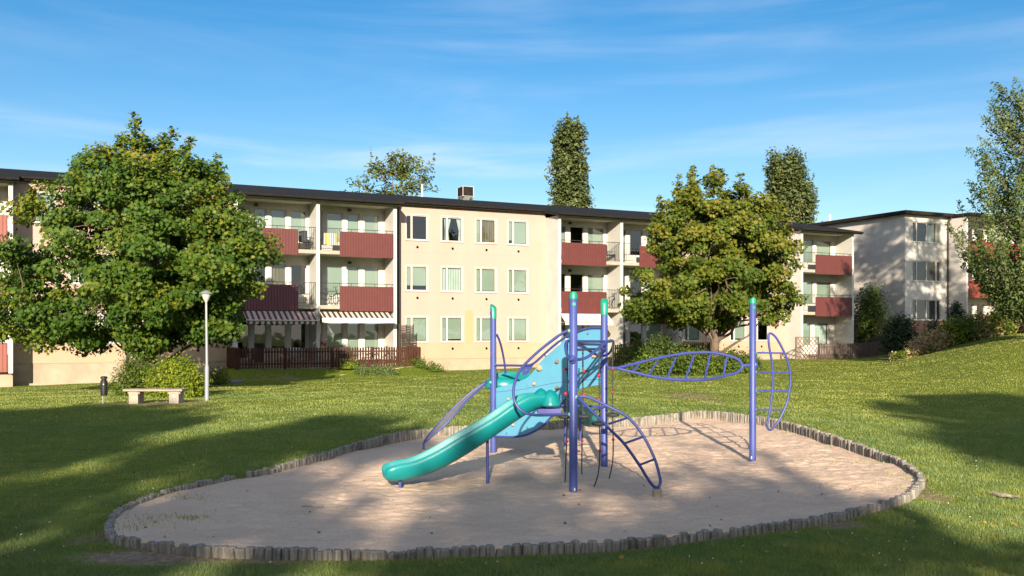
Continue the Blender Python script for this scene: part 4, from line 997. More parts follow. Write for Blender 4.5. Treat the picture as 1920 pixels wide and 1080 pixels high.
# ramp
rx, ry0 = onG(437, 716); m = MB()
q0 = Vector(W(U(430,2.9),3.6,TER+.08)); q1 = Vector(W(U(449,3.4),3.3,TER+.08))
c0 = Vector((*onG(424,698), 0)); c1 = Vector((*onG(449,696), 0)); c2 = Vector((*onG(459,716), 0)); c3 = Vector((*onG(433,720), 0))
zz = lambda p, h: Vector((p.x, p.y, g1(p.x,p.y)+h))
rmp = [zz(c3,.06), zz(c2,.06), zz(c1,.40), zz(c0,.40)]
m.box8([p-Vector((0,0,.05)) for p in rmp]+rmp)
rt = thing('wooden_ramp', tuple(zz(c3,0)), 'small blue grey wooden ramp at the left corner of the brown picket fence', 'ramp')
m.build('deck', M_slate, rt); m = MB()
for t in (.15,.38,.61,.84):
    a = rmp[0].lerp(rmp[3], t); b = rmp[1].lerp(rmp[2], t); m.tube([a+Vector((0,0,.012)), b+Vector((0,0,.012))], .014, 4)
m.build('cleat', M_plank, rt)
# edging board of flower bed
x0, y0 = onG(637,697); x1, y1 = onG(795,696); m = MB(); m.tube([(x0,y0,g1(x0,y0)+.04),(x1,y1,g1(x1,y1)+.04)], .06, 5); tag(m.build('edging_board', M_beam), 'pale timber edging board in front of the flower bed', 'edging')

# ------------------------------------------------------------------ bench, bin, lamp
def B(x, y): X, Y = onG(x, y); return X, Y, g1(X, Y)
bx, by, bz = B(288, 757)
bn = thing('park_bench', (bx,by,bz), 'backless bench with grey planks on two concrete blocks below the left maple', 'bench')
s_ = by/F
for (pa, pb) in ((243,260),(318,336)):
    xa, xb = (pa-HX)*s_, (pb-HX)*s_; m = MB(); m.box(xa, xb, by-.05, by+.36, bz-.05, bz+.33); m.build('leg', M_bconc, bn)
    m = MB(); m.box(xa-.04, xb+.04, by-.03, by+.02, bz+.26, bz+.332); m.build('bearer', M_plank, bn)
m = MB()
for i in range(3):
    y_ = by-.10+i*.17; m.box((233-HX)*s_, (343.5-HX)*s_, y_, y_+.155, bz+.335, bz+.385)
m.build('seat', M_plank, bn)
m = MB(); m.tube([((327.5-HX)*s_,by-.052,bz+.2),((327.5-HX)*s_,by-.058,bz+.2)], .055, 14); m.build('disc_plate', M_lamp, bn)
tx, ty, tz = B(193, 757)
bn2 = thing('litter_bin', (tx,ty,tz), 'small black litter bin on a thin pole left of the bench', 'bin')
vp = MB(); vp.tube([(tx,ty,tz-.1),(tx,ty,tz+.25)], .022, 8); vp.build('pole', M_lamp, bn2, True)
sc_ = ty/F; m = MB(); hw = 6.4*sc_
pr = [(-hw,.22),(hw,.22)]
m.lathe([(0,.22),(hw*.95,.22),(hw,.25),(hw,.60),(hw*.9,.61)], (tx+2*sc_,ty,tz), 14); m.build('bin_body', M_binblk, bn2, True)
m = MB(); m.lathe([(hw*.7,.59),(hw*.75,.66),(hw*1.0,.665),(hw*1.0,.70),(hw*.6,.72),(0,.725)], (tx+2*sc_,ty,tz), 14); m.build('lid', M_binblk, bn2, True)
m = MB(); m.box(tx+2*sc_+.01,tx+2*sc_+.04,ty-hw-.004,ty-hw+.003,tz+.50,tz+.53); m.build('sticker', M_whitep, bn2)
lx, ly_, lz = B(388, 751)
lp = thing('street_lamp', (lx,ly_,lz), 'slim galvanised park lamp with conical white lantern beside the bush', 'street lamp')
sc_ = ly_/F; H = 207*sc_
m = MB(); m.tube([(lx,ly_,lz-.2),(lx,ly_,lz+.95)], 4.0*sc_, 12); m.tube([(lx,ly_,lz+.95),(lx,ly_,lz+1.0)], [4.0*sc_,2.6*sc_], 12); m.tube([(lx,ly_,lz+1.0),(lx-.02,ly_,lz+H-22*sc_)], [2.6*sc_,2.1*sc_], 12); m.build('pole', M_lamp, lp, True)
zz0 = lz+H
m = MB(); m.lathe([(.04,-22*sc_),(.06,-19*sc_),(5*sc_,-18*sc_),(9.3*sc_,-7*sc_),(9.5*sc_,-6.5*sc_)], (lx-.02,ly_,zz0), 18); m.build('lantern_glass', M_lampglass, lp, True)
m = MB(); m.lathe([(12.5*sc_,-7*sc_),(12.7*sc_,-6.2*sc_),(11*sc_,-5*sc_),(4*sc_,-1.4*sc_),(2*sc_,-.6*sc_),(0,0)], (lx-.02,ly_,zz0), 18); m.lathe([(12.5*sc_,-7*sc_),(9.3*sc_,-6.8*sc_),(0,-6.6*sc_)], (lx-.02,ly_,zz0), 18); m.build('lamp_hood', M_lamp, lp, True)

# ------------------------------------------------------------------ terrace and balcony objects
def bike(loc, ang, label, sc=1.0, frame=None):
    t = thing('bicycle', loc, label, 'bicycle'); o = Vector(loc); ca, sa = math.cos(ang), math.sin(ang)
    T = lambda x, z, y=0: o + Vector((x*ca - y*sa, x*sa + y*ca, z))*sc
    for cx in (-.52, .52):
        m = MB(); m.tube([T(cx+.33*math.cos(a), .34+.33*math.sin(a)) for a in np.linspace(0, 2*math.pi, 24, endpoint=False)], .018*sc, 6, True); w_ = m.build('wheel', M_tyre, t, True)
        m = MB()
        for k in range(8): a = k*math.pi/8; m.tube([T(cx+.32*math.cos(a),.34+.32*math.sin(a)), T(cx-.32*math.cos(a),.34-.32*math.sin(a))], .004*sc, 3)
        m.build('spokes', M_lamp, w_)
    m = MB()
    for (a, b) in (((-.52,.34),(-.08,.32)),((-.52,.34),(-.2,.75)),((-.08,.32),(-.24,.85)),((-.2,.75),(.36,.78)),((-.08,.32),(.38,.68)),((.52,.34),(.34,.92))): m.tube([T(*a), T(*b)], .016*sc, 6)
    m.build('frame', frame or M_tyre, t, True)
    m = MB(); m.tube([T(.34,.92), T(.36,1.0,0), T(.30,1.0,.25)], .012*sc, 6); m.tube([T(.36,1.0,0), T(.30,1.0,-.25)], .012*sc, 6); m.build('handlebar', M_tyre, t, True)
    m = MB(); m.ball(T(-.25,.9), .10*sc, 8, 5, sc=(1.2,.8,.35)); m.build('saddle', M_tyre, t, True)
    return t
fang = math.atan2(D[1], D[0])
bike(W(U(619,.9),.9,FL[1]+.02), fang+.25, 'black bicycle parked on the first floor balcony behind the open railing', .95)
bike(W(U(714,2.1),2.1,TER+.02), fang+.1, 'dark bicycle leaning inside the terrace fence below the striped valance', 1.0)
bike(W(U(1142,.9),.9,FL[1]+.02), fang, 'bicycle on the first floor balcony right of the front red panel', .95)
def chair(loc, ang, label, ma, group=None, sc=1.0):
    t = thing('patio_chair', loc, label, 'chair', group); o = Vector(loc); ca, sa = math.cos(ang), math.sin(ang)
    def Tb(mb, x0,x1,y0,y1,z0,z1):
        mb.box(x0,x1,y0,y1,z0,z1, lambda x,y,z: o+Vector((x*ca-y*sa, x*sa+y*ca, z))*sc)
    m = MB(); Tb(m,-.26,.26,-.25,.25,.42,.46); m.build('seat', ma, t)
    m = MB()
    Tb(m,-.26,.26,.23,.27,.46,.98); m.build('backrest', ma, t)
    for sx in (-.25,.22):
        for sy in (-.25,.22): m = MB(); Tb(m,sx,sx+.03,sy,sy+.03,0,.42); m.build('leg', M_black, t)
    m = MB(); Tb(m,-.29,-.25,-.25,.25,.62,.65); Tb(m,.25,.29,-.25,.25,.62,.65); m.build('armrest', M_black, t)
    return t
grp = 'chairs on the terrace behind the brown fence'
chair(W(U(640,2.2),2.2,TER+.02), fang+math.pi, 'wide dark grey terrace chair with its back to the fence, below the striped awning', M_fabricd, grp)
chair(W(U(659,2.4),2.4,TER+.02), fang+1.9, 'dark terrace chair seen from the side next to the wide grey chair', M_fabricd, grp)
chair(W(U(690,2.2),2.2,TER+.02), fang-1.6, 'dark terrace chair just left of the bicycle', M_fabricd, grp)
chair(W(U(551,2.4),2.4,TER+.02), fang+math.pi, 'white chair behind the shaded part of the brown fence', M_whitep, grp)
chair(W(U(481,2.5),2.5,TER+.02), fang+math.pi, 'black chair at the dark left end of the terrace', M_fabricd, grp)
chair(W(U(574,.8),.8,FL[2]+.02), fang+2.2, 'black armchair on the top floor balcony left of the middle partition', M_fabricd, None)
chair(W(U(1146,.8),.8,FL[2]+.02), fang+1.0, 'dark chair on the top floor balcony left of the second white partition', M_fabricd, None)
# towel / striped textile and boxes on the balcony
M_tow = stripemat('orange_striped_towel', (.70,.66,.55), (.62,.36,.05), .13, (D[0],D[1],0))
m = MB(); a, b = U(607,1.3), U(631,1.3)
for i in range(12):
    x0 = a+(b-a)*i/12; x1 = a+(b-a)*(i+1)/12; m.quad(W(x0,1.3+.012*math.sin(i*1.4),6.45),W(x1,1.3+.012*math.sin((i+1)*1.4),6.45),W(x1,1.33,7.02),W(x0,1.33,7.02)); m.quad(W(x0,1.33,7.02),W(x1,1.33,7.02),W(x1,1.27,7.0),W(x0,1.27,7.0)); m.quad(W(x0,1.27,7.0),W(x1,1.27,7.0),W(x1,1.26,6.6),W(x0,1.26,6.6))
tag(m.build('striped_towel', M_tow), 'orange and white striped towel hung on the top floor balcony', 'towel')
m = MB(); a = U(612,1.2); m.box(a-.25,a+.3,.9,1.25,6.15,6.42,W); tag(m.build('storage_box', M_whitep), 'white storage box on the top balcony floor under the striped towel', 'box')
# tub planters and flowers
def lathe_thing(name, prof, loc, m_, label, cat):
    m = MB(); m.lathe(prof, loc, 14); o = m.build(name, m_, smooth=True); return tag(o, label, cat)
lathe_thing('rubbish_tub', [(0,0),(.18,0),(.24,.9),(.25,.92),(.22,.92),(0,.88)], W(U(486,2.6),2.6,TER+.3), M_binblk, 'tall black tub inside the left end of the brown fence', 'tub')
# ------------------------------------------------------------------ foliage
def leaf_shape(kind):
    if kind == 'maple': a = np.array([(0,-.5),(.22,-.30),(.52,-.22),(.34,.02),(.50,.32),(.16,.24),(0,.58),(-.16,.24),(-.50,.32),(-.34,.02),(-.52,-.22),(-.22,-.30)])
    elif kind == 'oval': a = np.array([(0,-.5),(.26,-.1),(.18,.3),(0,.55),(-.18,.3),(-.26,-.1)])
    elif kind == 'quad': a = np.array([(0,-.5),(.3,0),(0,.55),(-.3,0)])
    else: a = np.array([(-.12,0),(.12,0),(0,1)])
    return a
def leaves(cent, size, kind, up=.5, outc=None, rg=None, sdev=.25, droop=0):
    rg = rg or rng; n = len(cent); L = leaf_shape(kind); k = len(L)
    nrm = rg.normal(size=(n,3)); nrm /= np.linalg.norm(nrm, axis=1)[:,None]
    nrm = nrm*.7 + np.array([0,-.30,up*.75])
    if outc is not None: o = cent-outc; o /= (np.linalg.norm(o,axis=1)[:,None]+1e-6); nrm += o*.55
    nrm /= np.linalg.norm(nrm, axis=1)[:,None]
    r = rg.normal(size=(n,3)); a = np.cross(nrm, r); a /= (np.linalg.norm(a,axis=1)[:,None]+1e-9); b = np.cross(nrm, a)
    s = size*(1+sdev*rg.standard_normal(n)).clip(.5,1.7)
    v = cent[:,None,:] + (a[:,None,:]*L[None,:,0:1] + b[:,None,:]*L[None,:,1:2])*s[:,None,None]
    # fold a little along the midrib
    v += nrm[:,None,:]*(np.abs(L[None,:,0:1])*.35*s[:,None,None])
    return v.reshape(-1,3), k
def envelope(env, z):
    zs = [e[0] for e in env]; return np.interp(z, zs, [e[1] for e in env]), np.interp(z, zs, [e[2] for e in env])
def limb(mb, a, b, r0, r1_, rg, sag=0):
    a = np.array(a); b = np.array(b); n = 5; L = np.linalg.norm(b-a); pts = []
    for i in range(n+1):
        t = i/n; p = a+(b-a)*t; p = p + rg.normal(size=3)*L*.03*(0 < i < n); p[2] += math.sin(t*math.pi)*L*sag; pts.append(Vector(p))
    mb.tube(pts, [r0+(r1_-r0)*i/n for i in range(n+1)], 7); return pts
def tree(name, label, loc, env, H, nclump, nleaf, lsize, lmat, kind='maple', trunk_r=.18, crad=.55, group=None, seed=1, cat='tree', bark=None, trunk_top=None, flat=.6, depth=.92, tmix=(0,1), inner=.42, lean=0, limbs=16, up=.5, tintz=0.0, shoots=0, gap=0.0, upright=False, spires=(), spx=None):
    rg = np.random.default_rng(seed); x, y, z = loc; t = thing(name, loc, label, cat, group)
    zs = np.linspace(env[0][0], env[-1][0], 200); l, r = envelope(env, zs); wgt = (l+r)**1.25+.02; wgt /= wgt.sum()
    cz = rg.choice(zs, nclump, p=wgt) + rg.normal(size=nclump)*.05
    cz = np.minimum(cz, env[-1][0]-crad*(.85 if upright else .0))
    l, r = envelope(env, cz); phi = rg.uniform(0, 2*math.pi, nclump); mid = (l+r)/2; cx_ = (r-l)/2
    f = rg.uniform(0,1,nclump)**inner
    lump = 1 + .16*np.sin(phi*3+cz*1.7+seed) * np.sin(cz*2.3+phi*2)
    rr = np.clip(mid*lump*f - crad*.35*f, 0, None)
    C = np.stack([x + cx_*f + rr*np.cos(phi) + lean*cz, y + rr*np.sin(phi)*depth, z + cz], -1)
    if gap:
        keep = np.array([noise.noise(Vector(c)*.55+Vector((seed,0,0))) > -gap for c in C]); C = C[keep]
    nc = len(C); cs_ = crad*rg.uniform(.55,1.25,nc); cnt = (nleaf*(cs_/crad)**2).astype(int)
    idx = np.repeat(np.arange(nc), cnt); n = len(idx)
    off = rg.normal(size=(n,3)); off /= np.linalg.norm(off,axis=1)[:,None]; off *= (rg.uniform(0,1,n)**.5)[:,None]*cs_[idx][:,None]; off[:,2] *= flat
    if upright: off[:,2] *= 1.8; off[:,:2] *= .75
    cent = C[idx] + off
    if shoots:   # leafy twigs poking out of the outline
        ks = rg.choice(nc, shoots); ex = []
        for k in ks:
            d = C[k]-np.array([x, y, z+H*.45]); d /= np.linalg.norm(d); d[2] += .35; L = rg.uniform(.5,1.1)*crad*1.6
            m_ = int(nleaf*.35); s = rg.uniform(0,1,m_)[:,None]; ex.append(C[k]+d*s*L*1.2+rg.normal(size=(m_,3))*.10*crad*1.6*(1.2-s))
        cent = np.concatenate([cent]+ex)
    if spires:   # (px, ytop, ybase, width px) leading shoots, turned into metres at the tree's own distance
        s_ = y/F; ex = []
        for (a, yt, yb, wd) in spires:
            hh = (yb+20-yt)*s_; nb = 7; dy_ = rg.uniform(-.8,.8); kx = rg.normal()*.10
            for q_ in range(nb):
                q = (q_+rg.uniform(-.3,.3))/nb; q = min(max(q,0),1); w_ = wd*s_*.5*(1-q)**.7
                c_ = np.array([(a-HX)*s_+rg.uniform(-1,1)*w_+kx*(1-q), y+dy_+rg.uniform(-1,1)*w_, EYE+(HY-yb-20)*s_+q*hh]); m_ = int(nleaf*.32*(1.25-q)); rad_ = max(.12, .27*(1-q*.6))
                ex.append(c_ + rg.normal(size=(m_,3))*rad_*np.array([.6,.6,.45]))
        cent = np.concatenate([cent]+ex)
    cc = np.array([x, y, z+H*.5]); v, k = leaves(cent, lsize, kind, up, cc, rg)
    n = len(cent)
    tc_ = rg.uniform(0,1,nc); tn = np.concatenate([tc_[idx], rg.uniform(.3,1,n-len(idx))]) if n > len(idx) else tc_[idx]
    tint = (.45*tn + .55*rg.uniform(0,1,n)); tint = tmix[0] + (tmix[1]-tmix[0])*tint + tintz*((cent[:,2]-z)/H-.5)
    crown = np_mesh('crown', v, k, lmat, np.clip(tint,0,1), t)
    bark = bark or M_bark; tt = trunk_top if trunk_top else H*.55
    m = MB(); n_ = 8; tp_ = [Vector((x+.10*math.sin(i*1.3+seed)*(i/n_)+lean*tt*i/n_, y+.08*math.cos(i+seed)*(i/n_), z-.15+(tt+.15)*i/n_)) for i in range(n_+1)]
    m.tube(tp_, [trunk_r*(1.35 if i == 0 else 1-.75*i/n_) for i in range(n_+1)], 12); tr_ = m.build('trunk', bark, t, True)
    m = MB(); order = rg.permutation(nc)[:limbs*5]; hubs = []
    for q, k_ in enumerate(order[:limbs]):
        c = C[k_]; th = np.clip((c[2]-z)/H*.8, .2, .95)*tt; i = min(n_-1, int(th/tt*n_)); a = tp_[i]
        r0 = trunk_r*(.42-.25*th/tt); pts = limb(m, a, c, r0, .012, rg, .03); hubs += pts[2:5]
    for k_ in order[limbs:]:
        if not hubs: break
        c = Vector(C[k_]); h = min(hubs, key=lambda p: (p-c).length); limb(m, h, c, .022*trunk_r/.18, .006, rg, .02)
    m.build('branches', bark, t, True)
    return t
def env_px(rows, x0, Y, z0, sgn=1):
    """rows (y, xl, xr) outline measured in the photo -> (height above base, left, right) in metres"""
    s = Y/F; e = [((HY-y)*s+EYE-z0, (x0-xl)*s, (xr-x0)*s) for (y, xl, xr) in rows]; e.sort(); return e
# left maple
Yt = 34.0; x0 = (285-HX)/F*Yt; z0 = g1(x0, Yt)
env = env_px([(272,225,320),(294,185,360),(305,150,395),(340,95,425),(380,40,450),(430,25,480),(470,15,505),(520,5,492),(560,-5,475),(600,-5,462),(630,25,450),(648,110,400),(655,250,310)], 285, Yt, z0)
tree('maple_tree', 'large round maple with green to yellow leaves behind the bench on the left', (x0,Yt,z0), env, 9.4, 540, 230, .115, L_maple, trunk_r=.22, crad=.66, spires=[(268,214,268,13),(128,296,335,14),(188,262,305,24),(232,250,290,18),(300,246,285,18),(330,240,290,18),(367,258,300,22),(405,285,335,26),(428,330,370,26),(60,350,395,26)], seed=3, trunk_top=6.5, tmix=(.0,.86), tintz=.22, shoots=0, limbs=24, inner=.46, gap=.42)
Yt = 43.5; x0 = (1340-HX)/F*Yt; z0 = g1(x0, Yt)
env = env_px([(340,1285,1385),(360,1258,1405),(385,1225,1440),(420,1205,1478),(450,1185,1492),(490,1170,1490),(530,1168,1495),(570,1175,1508),(575,1178,1508),(594,1190,1500),(606,1230,1450),(612,1290,1380)], 1340, Yt, z0)
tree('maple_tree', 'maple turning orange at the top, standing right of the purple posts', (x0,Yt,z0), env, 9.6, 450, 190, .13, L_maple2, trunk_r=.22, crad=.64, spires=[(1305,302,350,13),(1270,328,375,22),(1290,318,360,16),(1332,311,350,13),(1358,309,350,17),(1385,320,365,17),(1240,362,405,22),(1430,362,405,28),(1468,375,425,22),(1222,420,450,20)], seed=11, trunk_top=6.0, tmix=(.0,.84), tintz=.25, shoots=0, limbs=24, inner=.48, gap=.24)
# poplars
def poplar(px, Y, rows, label, seed, lm=L_poplar, spires=()):
    x = (px-HX)/F*Y; z = 0; env = env_px(rows, px, Y, z); 
    tree('poplar_tree', label, (x,Y,z), env, env[-1][0], 420, 75, .30, lm, 'oval', .3, .85, 'columnar poplars behind the long block', seed, trunk_top=env[-1][0]*.85, flat=1.0, inner=.5, shoots=40, spires=spires, upright=True, limbs=14, up=.3, depth=.9)
poplar(1070, 88, [(234,1038,1096),(246,1030,1101),(270,1034,1096),(300,1031,1101),(340,1030,1106),(395,1030,1110),(560,1040,1100)], 'tall narrow poplar rising behind the roof in the middle', 21, spires=[(1050,226,268,16),(1082,224,268,16),(1040,250,290,12),(1097,262,300,12)])
poplar(1483, 96, [(290,1452,1500),(306,1432,1514),(330,1434,1516),(370,1436,1524),(400,1440,1530),(430,1445,1532),(560,1455,1510)], 'broader poplar rising behind the right maple', 22, spires=[(1458,288,330,16),(1477,278,325,18),(1500,290,335,16),(1440,310,350,12),(1515,325,370,12)])
# sparse tree behind roof
Yt = 76; x0 = (740-HX)/F*Yt; env = env_px([(285,752,768),(300,715,790),(320,672,822),(345,650,828),(370,632,835),(400,640,830),(450,680,800)], 740, Yt, 0)
tree('linden_tree', 'loose open crown of a tree showing above the roof left of the chimney', (x0,Yt,0), env, env[-1][0], 300, 36, .25, L_far, 'oval', .3, .75, None, 31, trunk_top=env[-1][0]*.8, limbs=22, inner=.6, gap=.12, shoots=30)
# birch-like tree at right edge
Yt = 42.0; pxb = 1930; x0 = (pxb-HX)/F*Yt; z0 = g1(x0, Yt)
env = env_px([(128,1880,1975),(160,1862,1990),(200,1838,2010),(240,1825,2025),(300,1808,2045),(360,1792,2060),(420,1800,2070),(480,1808,2070),(500,1790,2075),(560,1805,2060),(600,1830,2040),(622,1850,2020)], pxb, Yt, z0)
def upswept(name, label, loc, env, H, nb, nleaf, ls, lm, seed, tr=.15, sweep=1.0):
    rg = np.random.default_rng(seed); x, y, z = loc; t = thing(name, loc, label, 'tree'); cent = []; tn = []; m = MB()
    for i in range(nb):
        hz_ = env[0][0] + (H-env[0][0])*rg.uniform(0,1)**.9*.97; ph = rg.uniform(0, 2*math.pi); l, r = envelope(env, hz_); R_ = (l*(1-math.cos(ph))/2 + r*(1+math.cos(ph))/2)*rg.uniform(.5,1.12)
        if R_ < .15: R_ = .15
        rise = R_*sweep*rg.uniform(.8,1.2); h0 = max(.6, hz_-rise); n = 7; pts = []
        for q in range(n+1):
            u_ = q/n; pts.append(Vector((x+R_*math.cos(ph)*u_**.85, y+R_*math.sin(ph)*u_**.85, z+h0+rise*u_**1.25))+Vector(rg.normal(size=3)*.05*R_*(0<q<n)*.5))
        m.tube(pts, [.028*(1-.8*q/n)*(1-.5*hz_/H)+.004 for q in range(n+1)], 5)
        A = np.array([tuple(p) for p in pts]); nl = int(nleaf*(.4+R_*.42)); u_ = rg.uniform(.12,1,nl)**.75*n; k0 = np.minimum(u_.astype(int), n-1); f_ = (u_-k0)[:,None]
        c = A[k0]*(1-f_)+A[k0+1]*f_; sp = .05+.12*np.sin(np.clip(u_/n,0,1)*math.pi)**.7
        c = c + rg.normal(size=(nl,3))*sp[:,None]*(.6+.3*R_**.5) ; cent.append(c); tn.append(np.full(nl, rg.uniform(0,1)))
    cent = np.concatenate(cent); tn = np.concatenate(tn); v, k = leaves(cent, ls, 'oval', .2, np.array([x,y,z+H*.5]), rg); np_mesh('crown', v, k, lm, np.clip(.45*tn+.55*rg.uniform(0,1,len(cent)),0,1), t)
    m.build('branches', M_twig, t, True); m = MB(); n_ = 10; m.tube([Vector((x+.06*math.sin(i*1.7), y, z-.2+(H*.97+.2)*i/n_)) for i in range(n_+1)], [tr*(1-.93*i/n_) for i in range(n_+1)], 10); m.build('trunk', M_twig, t, True)
    return t
upswept('aspen_tree', 'tall airy tree with silvery green leaves on upswept branches at the right edge', (x0,Yt,z0), env, env[-1][0], 300, 120, .125, L_birch, 41, sweep=1.15)
# bushes
def bush(name, label, px, py, w, h, lm, kind='oval', ls=.07, n=60, nl=60, seed=1, Y=None, group=None, rowsp=None, cat='bush', stems=14, crad=.25, depth=.8, up=.4, zoff=0):
    if Y is None: x, y = onG(px, py)
    else: y = Y; x = (px-HX)/F*Y
    z = g1(x,y)+zoff; s = y/F; wm = w*s/2; hm = h*s
    env = [(0,wm*.75,wm*.75),(hm*.3,wm,wm),(hm*.65,wm*.9,wm*.85),(hm*.9,wm*.5,wm*.55),(hm,wm*.15,wm*.15)]
    rg = np.random.default_rng(seed); t = thing(name, (x,y,z), label, cat, group)
    zs = np.linspace(.02, hm, 80); l, r = envelope(env, zs); p = (l+r); p /= p.sum(); cz = rg.choice(zs, n, p=p); l, r = envelope(env, cz); ph = rg.uniform(0,2*math.pi,n); f = rg.uniform(0,1,n)**.5
    C = np.stack([x+l*f*np.cos(ph), y+l*f*np.sin(ph)*depth, z+cz], -1); idx = np.repeat(np.arange(n), nl); off = rg.normal(size=(len(idx),3))*crad*.5
    cent = C[idx]+off; cent[:,2] = np.maximum(cent[:,2], z+.03); v, k = leaves(cent, ls, kind, up, np.array([x,y,z]), rg)
    tint = .5*rg.uniform(0,1,n)[idx]+.5*rg.uniform(0,1,len(idx)); np_mesh('foliage', v, k, lm, tint, t)
    m = MB()
    for i in range(stems):
        c = C[rg.integers(n)]; limb(m, (x+rg.normal()*.1*wm, y+rg.normal()*.1*wm, z-.05), c+np.array([0,0,.05]), .018, .005, rg, .02)
    m.build('stems', M_twig, t)
    return t
bush('bush', 'dark green feathery bush left of the maple trunk', 256, 742, 82, 62, L_bush, ls=.06, n=150, nl=60, seed=5)
bush('bush', 'bright yellow green bush behind the right end of the bench', 330, 744, 112, 66, L_bushy, ls=.06, n=190, nl=60, seed=6)
bush('bush', 'low green bush between the lamp and the wooden ramp', 408, 722, 50, 28, L_bush, ls=.07, n=40, nl=40, seed=7)
sw = 'shrubs in the bed under the right maple'
for i, (px, py, w, h, lm) in enumerate([(1188,692,80,50,L_bush),(1250,700,100,64,L_bush),(1306,703,80,40,L_bush),(1372,701,62,34,L_bush),(1220,706,60,32,L_bush),(1402,694,40,20,L_bush)]):
    bush('bush', ['dark shrub at the left end of the bed under the right maple','tall dark green shrub in the bed left of the right maple trunk','dark shrub right in front of the right maple trunk','green shrub right of the right maple trunk','low green shrub at the front of the maple bed','lowest shrub at the right end of the maple bed'][i], px, py, w, h, lm, ls=.10, n=90, nl=45, seed=50+i, group=sw, crad=.4)
# flower bed plants
fb = 'plants in the flower bed along the brown fence'
for i, (px, py, w, h, lm, lb) in enumerate([(654,695,30,18,L_bushy,'broad leaved light green plant at the left end of the flower bed'),(678,696,22,24,L_birch,'silvery grey plant in the flower bed'),(705,695,30,22,L_birch,'tuft of pale flowering grass in the flower bed'),(730,695,26,20,L_birch,'grey green plant right of the pale grass in the flower bed'),(760,696,34,14,L_bushy,'low bright green plant near the right fence corner'),(788,697,24,16,L_bush,'green plant at the right corner of the brown fence'),(812,697,40,14,L_bush,'dark spreading plant past the right end of the fence')]):
    bush('garden_plant', lb, px, py, w, h*.72, lm, ls=.07, n=30, nl=35, seed=70+i, group=fb, cat='plant', stems=5, crad=.25)
# shrubs right background
bush('small_tree', 'bushy small tree beside the end of the long block', 1632, 668, 64, 122, L_bush, ls=.16, n=170, nl=45, seed=91, Y=66, cat='tree', crad=.7)
bush('juniper_shrub', 'dark spreading juniper in front of the pink banded wall', 1690, 668, 68, 62, L_juniper, 'quad', .13, 150, 60, 92, Y=58, crad=.5)
bush('juniper_shrub', 'narrow upright conifer by the dark downpipe', 1794, 650, 26, 62, L_juniper, 'quad', .12, 60, 50, 93, Y=58, crad=.3)
bush('juniper_shrub', 'thin dark shrub below the ground floor window of the right block', 1752, 650, 30, 48, L_juniper, 'quad', .12, 50, 40, 94, Y=56, crad=.35)
hd = 'overgrown plants along the top of the grass slope'
rg9 = np.random.default_rng(99)
hedge = [(1728,46,26,L_dry,'dry straw coloured grass tuft at the foot of the slope'),(1762,48,37,L_dry,'dry grass tuft in front of the yellow weeds'),(1785,48,47,L_bushy,'yellow green weeds below the conifer'),(1808,44,42,L_bush,'dark weeds right of the conifer'),(1830,48,50,L_bush,'dark green shrub under the balcony flowers'),(1868,44,40,L_bushy,'bright yellow leaved weed on the slope edge'),(1885,52,70,L_bush,'dark shrub under the airy tree'),(1908,48,50,L_dry,'pale dry grass at the top right of the slope'),(1935,66,75,L_birch,'pale leaved shrub at the right edge of the picture'),(1850,55,32,L_dry,'dry grass tuft beside the bright yellow weed')]
for i, (px, w, h, lm, lb) in enumerate(hedge):
    Yh = 50.5; bush('wild_plant', lb, px, 0, w, h, lm, 'quad' if lm is L_dry else 'oval', .11, 70, 40, 110+i, Y=Yh, group=hd, cat='plant', stems=12, crad=.35)
def undergrowth(name, label, lm, n, ls, hmax, seed, kind):
    rg = np.random.default_rng(seed); nc = n//40; px = rg.uniform(1672, 2040, nc); Y = rg.uniform(49.8, 54, nc); X = (px-HX)/F*Y; hh = hmax*(.35+.65*rg.uniform(0,1,nc))*(.55+.45*ss(1680,1800,px)); idx = np.repeat(np.arange(nc), 40); q = rg.uniform(0,1,nc*40)
    c = np.stack([X[idx]+rg.normal(size=nc*40)*.14*(1.2-q), Y[idx]+rg.normal(size=nc*40)*.14, G(X,Y)[idx]+q*hh[idx]], -1); v, k = leaves(c, ls, kind, .1, None, rg); tag(np_mesh(name, v, k, lm, np.clip(.5*rg.uniform(0,1,nc)[idx]+.5*rg.uniform(0,1,nc*40),0,1)), label, 'undergrowth', kind='stuff')
undergrowth('undergrowth', 'green and yellow weeds growing thick along the top of the slope', L_bushy, 13000, .10, .85, 401, 'oval')
undergrowth('dark_undergrowth', 'dark green weeds growing thick along the top of the slope', L_bush, 4500, .11, .8, 402, 'oval')
undergrowth('dry_grass', 'tall dry straw coloured grass along the top of the slope', L_dry, 9000, .11, .95, 403, 'quad')
# balcony flowers on second block, red flowers at terrace
def flowers(name, loc, label, w, n, lm, cat='flower box'):
    t = thing(name, loc, label, cat); rg = np.random.default_rng(int(abs(loc[0])*10)); x, y, z = loc
    c = np.stack([x+rg.uniform(-w,w,n)*D[0], y+rg.uniform(-w,w,n)*D[1], z+.2+rg.uniform(0,.3,n)], -1); v, k = leaves(c, .09, 'oval', .3, None, rg); np_mesh('flowers', v, k, lm, rg.uniform(0,1,n), t)
    c = np.stack([x+rg.uniform(-w,w,n*2)*D[0], y+rg.uniform(-w,w,n*2)*D[1], z+.1+rg.uniform(0,.25,n*2)], -1); v, k = leaves(c, .10, 'oval', .3, None, rg); np_mesh('foliage', v, k, L_bush, rg.uniform(0,1,n*2), t)
    m = MB(); m.box(-w,w,-.1,.1,0,.18, lambda a,b,c_: (x+a*D[0]+b*N[0], y+a*D[1]+b*N[1], z+c_)); m.build('planter', M_pink, t)
q = W2(uF+1.6, PV+.15, 2.9); flowers('flower_box', q, 'balcony box of red and white flowers on the right block', 1.5, 160, L_redf)
